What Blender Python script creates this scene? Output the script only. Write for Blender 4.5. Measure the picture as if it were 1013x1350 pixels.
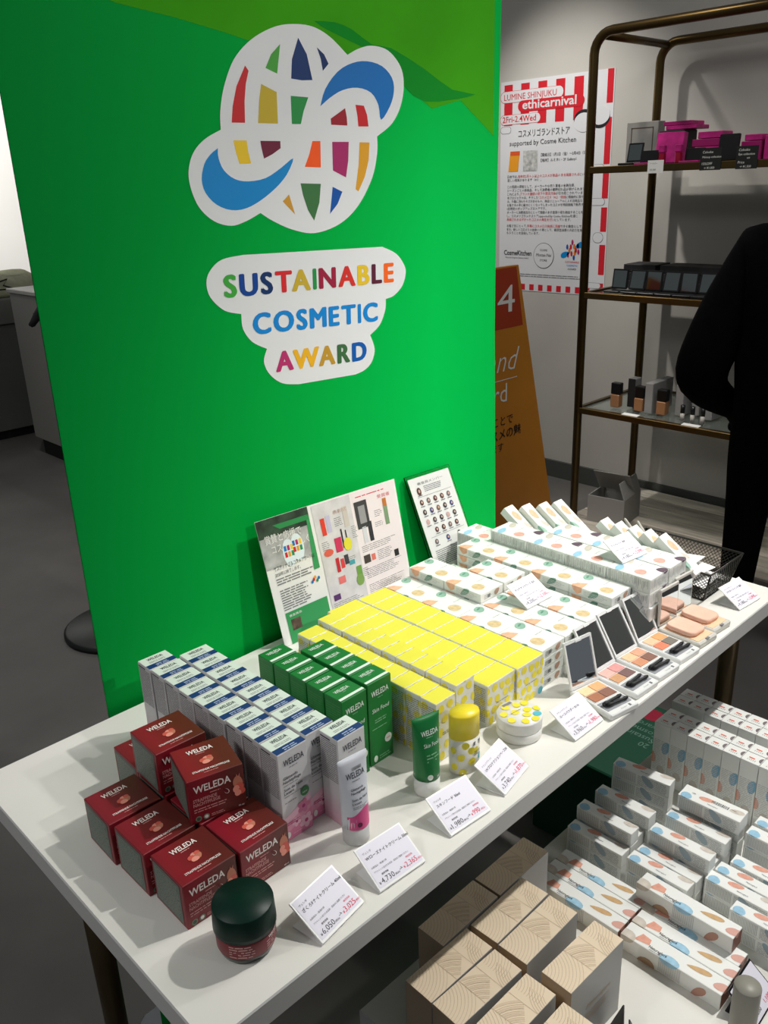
import bpy, bmesh, math, random
from mathutils import Vector, Matrix
random.seed(7)
for o in list(bpy.data.objects): bpy.data.objects.remove(o)
SC = bpy.context.scene
COL = SC.collection
R = math.radians

# ------------------------------------------------------------------ camera
FPX = 1141.7            # focal length in pixels of the 1013 x 1350 frame
cam_d = bpy.data.cameras.new('camera'); cam = bpy.data.objects.new('camera', cam_d); COL.objects.link(cam)
cam_d.sensor_fit = 'VERTICAL'; cam_d.sensor_height = 24.0; cam_d.lens = FPX/1350*24.0
cam_d.clip_start = .02; cam_d.clip_end = 60
yaw, pitch, roll = .76206, .3633, .03786
fw = Vector((math.cos(pitch)*math.sin(yaw), math.cos(pitch)*math.cos(yaw), -math.sin(pitch)))
rt = Vector((math.cos(yaw), -math.sin(yaw), 0)); dn = fw.cross(rt)
r2 = rt*math.cos(roll)+dn*math.sin(roll); d2 = -rt*math.sin(roll)+dn*math.cos(roll)
cam.matrix_world = Matrix(((r2.x, -d2.x, -fw.x, 0), (r2.y, -d2.y, -fw.y, 0), (r2.z, -d2.z, -fw.z, 1.42), (0, 0, 0, 1)))
SC.camera = cam

# ------------------------------------------------------------------ world and lights
w = bpy.data.worlds.new('world'); SC.world = w; w.use_nodes = True
w.node_tree.nodes['Background'].inputs[0].default_value = (.86, .90, .95, 1)
w.node_tree.nodes['Background'].inputs[1].default_value = .14
vs = SC.view_settings; vs.view_transform = 'Standard'; vs.look = 'None'; vs.gamma = 1; vs.use_curve_mapping = False; vs.exposure = 0.0

def spot(name, loc, aim, power, angle, blend=.5, rad=.03, col=(1, .97, .925)):
    l = bpy.data.lights.new(name, 'SPOT'); l.energy = power; l.spot_size = R(angle); l.spot_blend = blend
    l.shadow_soft_size = rad; l.color = col
    o = bpy.data.objects.new(name, l); COL.objects.link(o); o.location = loc
    o.rotation_euler = (Vector(aim)-Vector(loc)).to_track_quat('-Z', 'Y').to_euler(); return o
spot('ceiling_spot_key', (1.95, .06, 2.72), (1.15, .60, .72), 168, 54, .9, .028)
spot('ceiling_spot_front', (1.45, -1.75, 2.72), (1.0, 1.05, 1.36), 128, 41, .8, .03)
spot('ceiling_spot_side', (2.9, .05, 2.72), (.60, .8, .80), 42, 34, .7, .03)
spot('ceiling_spot_left', (-1.4, 1.0, 2.72), (.6, .92, .1), 26, 48, .8, .03)
spot('ceiling_spot_wall', (2.55, 2.5, 2.72), (3.5, 2.35, 1.0), 86, 62, .8, .04)
spot('ceiling_spot_rack', (2.2, 1.9, 2.75), (3.35, 1.55, .6), 40, 48, .8, .03, (1, .95, .88))
spot('ceiling_spot_platform', (1.95, 1.25, 2.75), (3.1, 1.55, .05), 70, 30, .8, .03, (1, .95, .88))
spot('ceiling_spot_aisle', (1.2, 3.6, 2.75), (1.3, 3.8, 0), 40, 90, .8, .05)
spot('ceiling_spot_counter', (1.4, 5.0, 2.75), (2.3, 7.0, 1.6), 440, 80, .8, .05)
def fill_area(name, loc, aim, sx, sy, power, col=(1, .98, .95)):
    l = bpy.data.lights.new(name, 'AREA'); l.shape = 'RECTANGLE'; l.size = sx; l.size_y = sy; l.energy = power; l.color = col
    o = bpy.data.objects.new(name, l); COL.objects.link(o); o.location = loc; o.rotation_euler = (Vector(aim)-Vector(loc)).to_track_quat('-Z', 'Y').to_euler()
fill_area('added_fill_light', (-1.3, 1.1, 2.75), (-.6, 1.0, 0), 1.2, .6, 14)  # unseen area light added as soft fill, not a real fixture
fill_area('added_fill_light_aisle', (2.4, .3, 2.75), (2.5, .5, 0), .6, .6, 12)  # second added fill light, above the aisle, no fixture there

# ------------------------------------------------------------------ materials
def lin(c):
    c = c/255.0
    return c/12.92 if c <= .04045 else ((c+.055)/1.055)**2.4
MATS = {}
def M(name, rgb=None, rough=.5, metal=0., spec=.5, noise=0., scale=30., bump=0., trans=0., ior=1.45, coat=0., emit=0., stretch=None, alpha=1.):
    if name in MATS: return MATS[name]
    m = bpy.data.materials.new(name); m.use_nodes = True; nt = m.node_tree; b = nt.nodes['Principled BSDF']
    c = (lin(rgb[0]), lin(rgb[1]), lin(rgb[2]), 1)
    b.inputs['Base Color'].default_value = c; b.inputs['Roughness'].default_value = rough; b.inputs['Metallic'].default_value = metal
    b.inputs['Transmission Weight'].default_value = trans; b.inputs['IOR'].default_value = ior
    b.inputs['Coat Weight'].default_value = coat; b.inputs['Specular IOR Level'].default_value = spec
    b.inputs['Alpha'].default_value = alpha
    m.diffuse_color = c
    if noise or bump:
        tc = nt.nodes.new('ShaderNodeTexCoord'); mp = nt.nodes.new('ShaderNodeMapping'); nz = nt.nodes.new('ShaderNodeTexNoise')
        nt.links.new(tc.outputs['Object'], mp.inputs[0]); nt.links.new(mp.outputs[0], nz.inputs['Vector'])
        nz.inputs['Scale'].default_value = scale; nz.inputs['Detail'].default_value = 5
        if stretch: mp.inputs['Scale'].default_value = stretch
        if noise:
            rp = nt.nodes.new('ShaderNodeValToRGB'); rp.color_ramp.elements[0].position = .3; rp.color_ramp.elements[1].position = .7
            rp.color_ramp.elements[0].color = tuple(x*(1-noise) for x in c[:3])+(1,)
            rp.color_ramp.elements[1].color = tuple(min(1, x*(1+noise)) for x in c[:3])+(1,)
            nt.links.new(nz.outputs['Fac'], rp.inputs[0]); nt.links.new(rp.outputs[0], b.inputs['Base Color'])
        if bump:
            bp = nt.nodes.new('ShaderNodeBump'); bp.inputs['Strength'].default_value = bump; bp.inputs['Distance'].default_value = .002
            nt.links.new(nz.outputs['Fac'], bp.inputs['Height']); nt.links.new(bp.outputs[0], b.inputs['Normal'])
    MATS[name] = m; return m
def Mgrad(name, axis, stops, rough=.5, noise=0., nscale=20., spec=.5):
    """colour that runs over the thing along one object axis (0..1 over its bounding box)"""
    if name in MATS: return MATS[name]
    m = bpy.data.materials.new(name); m.use_nodes = True; nt = m.node_tree; b = nt.nodes['Principled BSDF']
    tc = nt.nodes.new('ShaderNodeTexCoord'); sp = nt.nodes.new('ShaderNodeSeparateXYZ'); rp = nt.nodes.new('ShaderNodeValToRGB')
    nt.links.new(tc.outputs['Generated'], sp.inputs[0])
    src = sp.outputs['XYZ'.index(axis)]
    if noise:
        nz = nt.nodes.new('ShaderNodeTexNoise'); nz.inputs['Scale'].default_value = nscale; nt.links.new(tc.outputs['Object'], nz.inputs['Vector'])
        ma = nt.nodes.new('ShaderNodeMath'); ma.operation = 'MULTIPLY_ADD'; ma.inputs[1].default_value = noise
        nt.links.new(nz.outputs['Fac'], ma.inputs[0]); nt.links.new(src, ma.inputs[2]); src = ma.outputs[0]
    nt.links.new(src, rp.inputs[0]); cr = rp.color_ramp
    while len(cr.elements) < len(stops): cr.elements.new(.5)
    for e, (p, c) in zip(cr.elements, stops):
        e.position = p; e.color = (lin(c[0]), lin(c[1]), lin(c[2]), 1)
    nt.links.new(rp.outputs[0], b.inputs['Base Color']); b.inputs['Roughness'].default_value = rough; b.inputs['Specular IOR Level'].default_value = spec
    MATS[name] = m; return m

# ------------------------------------------------------------------ mesh builder
_tc = {}
def text_geo(s, bold=0., res=2):
    k = (s, bold, res)
    if k in _tc: return _tc[k]
    cu = bpy.data.curves.new('t', 'FONT'); cu.body = s; cu.size = 1; cu.resolution_u = res; cu.offset = bold; cu.fill_mode = 'FRONT'
    ob = bpy.data.objects.new('t', cu); COL.objects.link(ob)
    me = bpy.data.meshes.new_from_object(ob)
    vs_ = [(v.co.x, v.co.y) for v in me.vertices]; fs = [tuple(p.vertices) for p in me.polygons]
    bpy.data.objects.remove(ob); bpy.data.curves.remove(cu); bpy.data.meshes.remove(me)
    if not vs_: vs_ = [(0, 0)]
    x0 = min(v[0] for v in vs_); x1 = max(v[0] for v in vs_); y1 = max(v[1] for v in vs_)
    _tc[k] = ([(v[0]-x0, v[1]) for v in vs_], fs, x1-x0, y1); return _tc[k]

class Frame:
    """a flat place for print: origin, right and up vectors, lift off the surface"""
    def __init__(s, o, u, v, lift=.0003):
        s.o = Vector(o); s.u = Vector(u).normalized(); s.v = Vector(v).normalized(); s.n = s.u.cross(s.v); s.lift = lift
    def p(s, x, y, k=1.): return s.o+s.u*x+s.v*y+s.n*s.lift*k

def clip(poly, ax, lim, keep_less):
    out = []
    n = len(poly)
    for i in range(n):
        a, b = poly[i], poly[(i+1) % n]
        ia = (a[ax] <= lim) == keep_less; ib = (b[ax] <= lim) == keep_less
        if ia: out.append(a)
        if ia != ib:
            t = (lim-a[ax])/((b[ax]-a[ax]) or 1e-9)
            out.append((a[0]+t*(b[0]-a[0]), a[1]+t*(b[1]-a[1])))
    return out
def ell(cx, cy, rx, ry, n=16, wob=0., rot=0., seed=0):
    rg = random.Random(seed); ph = rg.random()*6.28; L = []
    for i in range(n):
        a = 2*math.pi*i/n; k = 1+wob*math.sin(2*a+ph)+wob*.6*math.sin(3*a+2*ph)
        x, y = rx*k*math.cos(a), ry*k*math.sin(a)
        L.append((cx+x*math.cos(rot)-y*math.sin(rot), cy+x*math.sin(rot)+y*math.cos(rot)))
    return L
def drop(cx, cy, ln, wd, rot, n=14):
    """tear shaped leaf"""
    L = []
    for i in range(n):
        a = 2*math.pi*i/n; x = ln*.5*math.cos(a); y = wd*.5*math.sin(a)*(math.sin(a*.5)**.6 if a > 0 else 0)
        L.append((cx+x*math.cos(rot)-y*math.sin(rot), cy+x*math.sin(rot)+y*math.cos(rot)))
    return L
def smooth(pts, n=5):
    """Catmull-Rom through open points"""
    if len(pts) < 3: return list(pts)
    P = [pts[0]]+list(pts)+[pts[-1]]; out = []
    for i in range(1, len(P)-2):
        p0, p1, p2, p3 = P[i-1], P[i], P[i+1], P[i+2]
        for k in range(n):
            t = k/n
            out.append(tuple(.5*((2*p1[j])+(-p0[j]+p2[j])*t+(2*p0[j]-5*p1[j]+4*p2[j]-p3[j])*t*t+(-p0[j]+3*p1[j]-3*p2[j]+p3[j])*t**3) for j in (0, 1)))
    out.append(pts[-1]); return out

class MB:
    def __init__(s): s.v = []; s.f = []; s.m = []; s.mats = []; s.sm = []
    def mi(s, m):
        if m not in s.mats: s.mats.append(m)
        return s.mats.index(m)
    def add(s, vs_, fs, m, smooth_=False):
        b = len(s.v); s.v += [tuple(v) for v in vs_]; k = s.mi(m)
        for f in fs: s.f.append(tuple(i+b for i in f)); s.m.append(k); s.sm.append(smooth_)
    def box(s, x0, y0, z0, x1, y1, z1, m, bev=0., fm=None, T=None):
        """box, optional chamfer; fm maps face -> material among 'left right front back bottom top'"""
        fm = fm or {}
        e = bev
        V = [(x0, y0, z0), (x1, y0, z0), (x1, y1, z0), (x0, y1, z0), (x0, y0, z1), (x1, y0, z1), (x1, y1, z1), (x0, y1, z1)]
        F = [('bottom', (0, 3, 2, 1)), ('top', (4, 5, 6, 7)), ('front', (0, 1, 5, 4)), ('right', (1, 2, 6, 5)), ('back', (2, 3, 7, 6)), ('left', (3, 0, 4, 7))]
        tr = (lambda p: T @ Vector(p)) if T else (lambda p: p)
        if e <= 0:
            for n, f in F: s.add([tr(V[i]) for i in f], [(0, 1, 2, 3)], fm.get(n, m))
            return
        bm = bmesh.new(); bv = [bm.verts.new(v) for v in V]
        for n, f in F:
            q = bm.faces.new([bv[i] for i in f]); q.material_index = s.mi(fm.get(n, m))
        bmesh.ops.bevel(bm, geom=bm.edges[:], offset=e, segments=1, affect='EDGES', profile=.5, material=-1)
        bm.verts.index_update(); b = len(s.v); s.v += [tuple(tr(v.co)) for v in bm.verts]
        for q in bm.faces:
            s.f.append(tuple(v.index+b for v in q.verts)); s.m.append(q.material_index); s.sm.append(False)
        bm.free()
    def poly(s, fr, pts, m, k=1.):
        if len(pts) >= 3:
            a = sum(pts[i][0]*pts[(i+1) % len(pts)][1]-pts[(i+1) % len(pts)][0]*pts[i][1] for i in range(len(pts)))
            if a < 0: pts = pts[::-1]
            s.add([fr.p(x, y, k) for x, y in pts], [tuple(range(len(pts)))], m)
    def rect(s, fr, x0, y0, x1, y1, m, k=1.): s.poly(fr, [(x0, y0), (x1, y0), (x1, y1), (x0, y1)], m, k)
    def cpoly(s, fr, pts, box, m, k=1.):
        for ax, lim, less in ((0, box[0], False), (0, box[2], True), (1, box[1], False), (1, box[3], True)):
            pts = clip(pts, ax, lim, less)
            if len(pts) < 3: return
        s.poly(fr, pts, m, k)
    def text(s, fr, t, x, y, size, m, align='l', bold=0., fit=None, k=1.5, skew=0., rot=0., res=2, sx=1.):
        vs_, fs, wd, hg = text_geo(t, bold, res)
        if fit: sx = fit/(wd*size)
        W = wd*size*sx; dx = {'l': 0, 'c': -W/2, 'r': -W}[align]; c, sn = math.cos(rot), math.sin(rot)
        out = []
        for a, b in vs_:
            px = a*size*sx+dx+skew*b*size; py = b*size
            out.append(fr.p(x+px*c-py*sn, y+px*sn+py*c, k))
        s.add(out, fs, m); return W
    def dashes(s, fr, x0, y0, x1, y1, pitch, m, seed=1, fillh=.45, wmin=.8, wmax=4., k=1.2, ragged=.25):
        """lines of print too small to read"""
        rg = random.Random(seed); y = y1-pitch
        while y >= y0-1e-9:
            xe = x1-(x1-x0)*ragged*rg.random(); x = x0
            while x < xe:
                l = min(pitch*rg.uniform(wmin, wmax), xe-x)
                if l > pitch*.2: s.rect(fr, x, y, x+l, y+pitch*fillh, m, k)
                x += l+pitch*.35
            y -= pitch
    def lathe(s, prof, m, n=32, c=(0, 0, 0), mats=None, sm=True, cap0=True, cap1=True, sx=1., sy=1.):
        b = len(s.v); L = len(prof)
        for r_, z in prof:
            for i in range(n):
                a = 2*math.pi*i/n; s.v.append((c[0]+r_*math.cos(a)*sx, c[1]+r_*math.sin(a)*sy, c[2]+z))
        for j in range(L-1):
            mm = s.mi(mats[j] if mats else m)
            for i in range(n):
                k = (i+1) % n; s.f.append((b+j*n+i, b+j*n+k, b+(j+1)*n+k, b+(j+1)*n+i)); s.m.append(mm); s.sm.append(sm)
        if cap0: s.f.append(tuple(b+i for i in range(n))[::-1]); s.m.append(s.mi(mats[0] if mats else m)); s.sm.append(False)
        if cap1: s.f.append(tuple(b+(L-1)*n+i for i in range(n))); s.m.append(s.mi(mats[-1] if mats else m)); s.sm.append(False)
    def tube(s, pts, r_, m, n=8, caps=True, closed=False):
        pts = [Vector(p) for p in pts]; b = len(s.v); L = len(pts); k = s.mi(m)
        rs = r_ if isinstance(r_, (list, tuple)) else [r_]*L; up = None
        for j, p in enumerate(pts):
            d = (pts[(j+1) % L if closed else min(j+1, L-1)]-pts[(j-1) % L if closed else max(j-1, 0)]).normalized()
            if up is None:
                up = Vector((0, 0, 1)) if abs(d.z) < .9 else Vector((1, 0, 0))
            a = d.cross(up).normalized(); up = a.cross(d).normalized()
            for i in range(n):
                t = 2*math.pi*i/n; s.v.append(tuple(p+(a*math.cos(t)+up*math.sin(t))*rs[j]))
        for j in range(L if closed else L-1):
            j2 = (j+1) % L
            for i in range(n):
                q = (i+1) % n; s.f.append((b+j*n+i, b+j*n+q, b+j2*n+q, b+j2*n+i)); s.m.append(k); s.sm.append(True)
        if caps and not closed:
            s.f.append(tuple(b+i for i in range(n))[::-1]); s.f.append(tuple(b+(L-1)*n+i for i in range(n)))
            s.m += [k, k]; s.sm += [False, False]
    def loft(s, rings, m, caps=True, sm=True):
        b = len(s.v); n = len(rings[0]); k = s.mi(m)
        for r_ in rings: s.v += [tuple(p) for p in r_]
        for j in range(len(rings)-1):
            for i in range(n):
                q = (i+1) % n; s.f.append((b+j*n+i, b+j*n+q, b+(j+1)*n+q, b+(j+1)*n+i)); s.m.append(k); s.sm.append(sm)
        if caps:
            s.f.append(tuple(b+i for i in range(n))[::-1]); s.f.append(tuple(b+(len(rings)-1)*n+i for i in range(n))); s.m += [k, k]; s.sm += [False, False]
    def mesh(s, name):
        me = bpy.data.meshes.new(name); me.from_pydata(s.v, [], s.f)
        for m in s.mats: me.materials.append(m)
        me.polygons.foreach_set('material_index', s.m); me.polygons.foreach_set('use_smooth', s.sm)
        me.validate(); me.update(); return me

def link(name, me, loc=(0, 0, 0), rz=0., parent=None, rot=None):
    o = bpy.data.objects.new(name, me); COL.objects.link(o); o.location = loc
    o.rotation_euler = rot if rot else (0, 0, rz)
    if parent: o.parent = parent
    return o
def tag(o, label, cat, group=None):
    o['label'] = label; o['category'] = cat
    if group: o['group'] = group
    return o
def part(name, me, parent, loc=(0, 0, 0), rot=(0, 0, 0), label=None):
    o = link(name, me, loc, 0, parent, rot)
    if label: o['label'] = label
    return o
def struct(name, me, loc=(0, 0, 0)):
    o = link(name, me, loc); o['kind'] = 'structure'; return o
def boxfaces(w, d, h):
    """print frames of a box centred on x, y with its base at z = 0; coordinates run from each face's lower left corner"""
    return dict(front=Frame((-w/2, -d/2, 0), (1, 0, 0), (0, 0, 1)), left=Frame((-w/2, d/2, 0), (0, -1, 0), (0, 0, 1)),
                right=Frame((w/2, -d/2, 0), (0, 1, 0), (0, 0, 1)), back=Frame((w/2, d/2, 0), (-1, 0, 0), (0, 0, 1)),
                top=Frame((-w/2, -d/2, h), (1, 0, 0), (0, 1, 0)))
ORD = ['first', 'second', 'third', 'fourth', 'fifth', 'sixth', 'seventh', 'eighth', 'ninth', 'tenth', 'eleventh', 'twelfth']
jit = lambda a: random.uniform(-a, a)
WHITE = M('white_print', (240, 240, 236), .6); BLACK = M('black_print', (28, 28, 30), .6); GREYP = M('grey_print', (120, 122, 124), .6)
REDP = M('red_print', (212, 36, 62), .6)

# ------------------------------------------------------------------ the shop: floor, walls
floor_m = M('floor_concrete', (104, 101, 98), .55, noise=.22, scale=2.2, bump=.05)
wall_m = M('wall_plaster', (196, 192, 184), .85, noise=.05, scale=3, bump=.08)
b = MB(); b.box(-4, -4, -.1, 3.6, 8, 0, floor_m); struct('floor', b.mesh('floor'))
b = MB(); b.box(3.5, -3, 0, 3.6, 8, 3.0, wall_m); struct('wall_right', b.mesh('wall_right'))
b = MB(); b.box(-4, 7.0, 0, 3.5, 7.1, 3.0, M('far_wall_paint', (226, 226, 224), .8, noise=.03, scale=2)); struct('wall_back', b.mesh('wall_back'))
b = MB(); b.box(3.485, -3, 0, 3.4999, 7, .085, M('baseboard_grey', (74, 76, 72), .6, noise=.08, scale=6)); struct('baseboard_right', b.mesh('baseboard_right'))

# ------------------------------------------------------------------ display table
WT = M('table_white_laminate', (228, 227, 220), .42, noise=.02, scale=9)
EDGE = M('table_edge_band', (188, 188, 186), .5)
LEG = M('table_leg_bronze', (74, 62, 42), .35, metal=.7, noise=.15, scale=12)
def table(name, x0, x1, y0, y1, z, th, label, legs, legr=.017):
    e = bpy.data.objects.new(name, None); COL.objects.link(e); e.location = ((x0+x1)/2, (y0+y1)/2, 0)
    cx, cy = e.location.x, e.location.y
    b = MB(); b.box(x0-cx, y0-cy, z-th, x1-cx, y1-cy, z, EDGE, .0015, dict(top=WT)); part('table_top', b.mesh('table_top'), e)
    for lx, ly in legs:
        b = MB(); b.lathe([(legr*.8, 0), (legr, z-th)], LEG, 18, (lx-cx, ly-cy, 0)); part('leg', b.mesh('leg'), e)
    tag(e, label, 'table'); return e
table('display_table', .2505, 1.452, .5105, 1.0435, .72, .03, 'long white display table with bronze legs in front of the green banner',
      [(.325, .70), (.325, .93), (1.40, .57), (1.40, 1.005), (.30, .60)][:4])
table('low_table', .535, 1.3735, -.15, .645, .40, .03, 'low white table stacked with wood-pattern and watercolour cartons', [(.58, -.08), (.58, .62), (1.32, -.08), (1.32, .60)])

# ------------------------------------------------------------------ green banner
GREEN = Mgrad('banner_green', 'X', [(0, (0, 138, 54)), (.35, (0, 166, 64)), (.8, (0, 190, 78)), (1, (0, 176, 72))], .65, spec=.05)  # green runs darker to the left, lightest right of centre
LG = M('banner_light_green', (66, 164, 26), .65, spec=.05, noise=.12, scale=5); DG = M('banner_mid_green', (24, 142, 44), .65, spec=.05)
LW = M('banner_logo_white', (232, 234, 236), .5)
GLOBE=[[(0.9673,1.5974),(0.9903,1.6070),(1.0185,1.6128),(1.0523,1.6083),(1.0784,1.5877),(1.0846,1.5619),(1.0761,1.5316),(1.0557,1.5063),(1.0222,1.4875)],
 [(1.0222,1.4875),(1.0209,1.4633),(1.0082,1.4275),(0.9766,1.3884),(0.9359,1.3631),(0.8852,1.3524),(0.8428,1.3596),(0.8076,1.3735),(0.7858,1.3857)],
 [(0.7858,1.3857),(0.7598,1.3761),(0.7340,1.3713),(0.7063,1.3789),(0.6849,1.3974),(0.6748,1.4226),(0.6746,1.4439),(0.6842,1.4649),(0.7036,1.4815),(0.7313,1.4938)],
 [(0.7313,1.4938),(0.7333,1.5164),(0.7429,1.5464),(0.7627,1.5797),(0.7937,1.6052),(0.8329,1.6229),(0.8680,1.6295),(0.9036,1.6290),(0.9352,1.6183),(0.9673,1.5974)]]
PLATE=[[(0.7493,1.3312),(1.0252,1.3225)],
 [(1.0252,1.3225),(1.0568,1.3091),(1.0752,1.2890),(1.0775,1.2737),(1.0683,1.2555),(1.0484,1.2424),(1.0290,1.2388)],
 [(1.0290,1.2388),(1.0271,1.2220),(1.0135,1.1988),(0.9902,1.1847)],
 [(0.9902,1.1847),(0.9990,1.1603),(0.9914,1.1401),(0.9747,1.1292),(0.9534,1.1250)],
 [(0.9534,1.1250),(0.8328,1.1303)],
 [(0.8328,1.1303),(0.8013,1.1374),(0.7786,1.1550),(0.7698,1.1758),(0.7773,1.1938)],
 [(0.7773,1.1938),(0.7519,1.2079),(0.7376,1.2284),(0.7368,1.2501)],
 [(0.7368,1.2501),(0.7089,1.2584),(0.6880,1.2784),(0.6837,1.2993),(0.6927,1.3156),(0.7134,1.3278),(0.7493,1.3312)]]
CHIPS=dict(red=[(0.7800,1.5733),(0.7850,1.5671),(0.7787,1.5509),(0.7742,1.5296),(0.7720,1.5029),(0.7500,1.5028),(0.7540,1.5229),(0.7628,1.5472)],
 ygreen=[(0.8424,1.6032),(0.8336,1.5661),(0.8142,1.5722),(0.8253,1.5894)],
 navy=[(0.8753,1.6131),(0.8892,1.5933),(0.8969,1.5609),(0.8772,1.5597),(0.8580,1.5611),(0.8616,1.5855)],
 navy2=[(0.9088,1.6033),(0.9216,1.5953),(0.9292,1.5836),(0.9176,1.5737),(0.9150,1.5886)],
 blue=[(0.9091,1.5271),(0.9204,1.5503),(0.9462,1.5742),(0.9765,1.5872),(1.0070,1.5912),(1.0380,1.5862),(1.0586,1.5712),(1.0621,1.5523),(1.0524,1.5310),(1.0320,1.5112),(1.0272,1.5321),(1.0124,1.5488),(0.9845,1.5545),(0.9542,1.5500),(0.9291,1.5392)],
 gold=[(0.8045,1.5520),(0.8304,1.5428),(0.8286,1.5028),(0.7941,1.5029),(0.7988,1.5303)],
 green2=[(0.8551,1.5390),(0.8871,1.5381),(0.8768,1.5198),(0.8703,1.5028),(0.8539,1.5026)],
 darkred=[(0.9279,1.5110),(0.9421,1.5180),(0.9575,1.5258),(0.9601,1.5133),(0.9604,1.5021),(0.9283,1.5027)],
 red2=[(0.9789,1.5310),(0.9962,1.5302),(1.0022,1.5176),(1.0044,1.5014),(0.9831,1.5011),(0.9820,1.5155)],
 yellow=[(0.7502,1.4807),(0.7720,1.4808),(0.7733,1.4661),(0.7766,1.4511),(0.7570,1.4511),(0.7526,1.4662)],
 maroon=[(0.7955,1.4803),(0.8307,1.4801),(0.8302,1.4707),(0.8144,1.4627),(0.7995,1.4573),(0.7966,1.4708)],
 blue2=[(0.7237,1.4709),(0.7234,1.4586),(0.7303,1.4430),(0.7473,1.4316),(0.7699,1.4282),(0.8003,1.4320),(0.8281,1.4446),(0.8519,1.4572),(0.8386,1.4362),(0.8166,1.4184),(0.7885,1.4028),(0.7617,1.3931),(0.7364,1.3919),(0.7130,1.4000),(0.6971,1.4157),(0.6934,1.4328),(0.6997,1.4512),(0.7110,1.4633)],
 orange=[(0.8901,1.4803),(0.9053,1.4804),(0.9034,1.4442),(0.8726,1.4456),(0.8825,1.4623)],
 magenta=[(0.9285,1.4794),(0.9618,1.4795),(0.9590,1.4532),(0.9528,1.4294),(0.9270,1.4397)],
 gold2=[(0.9843,1.4789),(1.0052,1.4786),(1.0016,1.4527),(0.9923,1.4296),(0.9773,1.4084),(0.9718,1.4122),(0.9802,1.4459)],
 green3=[(0.8626,1.4232),(0.9015,1.4215),(0.8965,1.3953),(0.8842,1.3702),(0.8735,1.3858),(0.8659,1.4068)],
 blue3=[(0.9247,1.4167),(0.9438,1.4091),(0.9329,1.3920),(0.9163,1.3782),(0.9208,1.3978)],
 gold3=[(0.8396,1.4087),(0.8485,1.3807),(0.8273,1.3997)])

e = bpy.data.objects.new('rollup_banner', None); COL.objects.link(e); e.location = (.886, 1.06, 0)
BY = 1.055
b = MB(); ox, oy = -.886, -1.06
def panel_y(x):  # the free side edges of the sheet curl forward slightly
    return BY
xs = [.443+.886*i/24 for i in range(25)]
zs = [.09+(2.02-.09)*j/20 for j in range(21)]; n = 25
def bow(x, z):  # the sheet is pulled in slightly at mid height
    k = max(0., 1-abs(z-1.2)/.55); return x-(.011*k*max(0, (x-.886)/.443)**3 if x > .886 else 0)
for dy, flip in ((0, 0), (.002, 1)):
    V = [(bow(x, z)+ox, BY+oy+dy, z) for z in zs for x in xs]
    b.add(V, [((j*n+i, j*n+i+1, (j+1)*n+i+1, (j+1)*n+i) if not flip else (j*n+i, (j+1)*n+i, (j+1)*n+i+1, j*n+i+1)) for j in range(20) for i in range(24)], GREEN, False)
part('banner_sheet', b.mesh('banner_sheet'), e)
fr = Frame((ox, BY+oy, 0), (1, 0, 0), (0, 0, 1), .00016)
b = MB()
b.poly(fr, [(.46, 2.02), (.46, 1.655), (.53, 1.648), (.60, 1.630), (.6781, 1.6216), (.7135, 1.6163), (.7507, 1.6107), (.80, 1.602), (.87, 1.594), (.96, 1.60), (1.03, 1.60), (1.09, 1.56), (1.15, 1.53), (1.22, 1.545), (1.31, 1.49), (1.31, 2.02)], LG, 1)
b.poly(fr, smooth([(.9065, 1.6363), (.9461, 1.638), (.9794, 1.6311), (1.0186, 1.6145), (1.06, 1.612), (1.1336, 1.5871), (1.20, 1.56), (1.26, 1.555), (1.20, 1.545), (1.1324, 1.5404), (1.0856, 1.5602), (1.0598, 1.5969), (.998, 1.6098), (.922, 1.6298)], 2), DG, 2)
b.poly(fr, [(.46, 1.72), (.50, 1.74), (.62, 1.70), (.70, 1.705), (.62, 1.68), (.52, 1.70)], DG, 2)
part('brush_strokes', b.mesh('brush_strokes'), e, label='light green brush strokes across the banner top')
b = MB()
def loop(segs): 
    L = []
    for s_ in segs: L += smooth(s_, 5)[:-1]
    return L
b.poly(fr, loop(GLOBE), LW, 3); part('logo_globe', b.mesh('logo_globe'), e, label='white globe emblem with two swooshes')
b = MB(); b.poly(fr, loop(PLATE), LW, 3); part('logo_plate', b.mesh('logo_plate'), e, label='white rounded plate behind the award lettering')
CH = dict(red=(206, 32, 40), ygreen=(72, 166, 60), navy=(0, 48, 108), navy2=(0, 42, 100), blue=(0, 112, 190), gold=(202, 176, 48), green2=(34, 146, 70),
          darkred=(160, 24, 42), red2=(206, 32, 40), yellow=(244, 204, 40), maroon=(112, 26, 56), blue2=(0, 138, 210), orange=(255, 92, 24), magenta=(172, 38, 104),
          gold2=(226, 162, 36), green3=(62, 118, 66), blue3=(0, 84, 170), gold3=(212, 156, 52))
for kname, pts in CHIPS.items():
    b = MB(); b.poly(fr, (smooth(pts+[pts[0]], 3)[:-1] if kname in ('blue', 'blue2') else pts), M('chip_'+kname, CH[kname], .5), 4)
    part('swoosh' if kname in ('blue', 'blue2') else 'globe_tile', b.mesh('globe_tile'), e)
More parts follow.
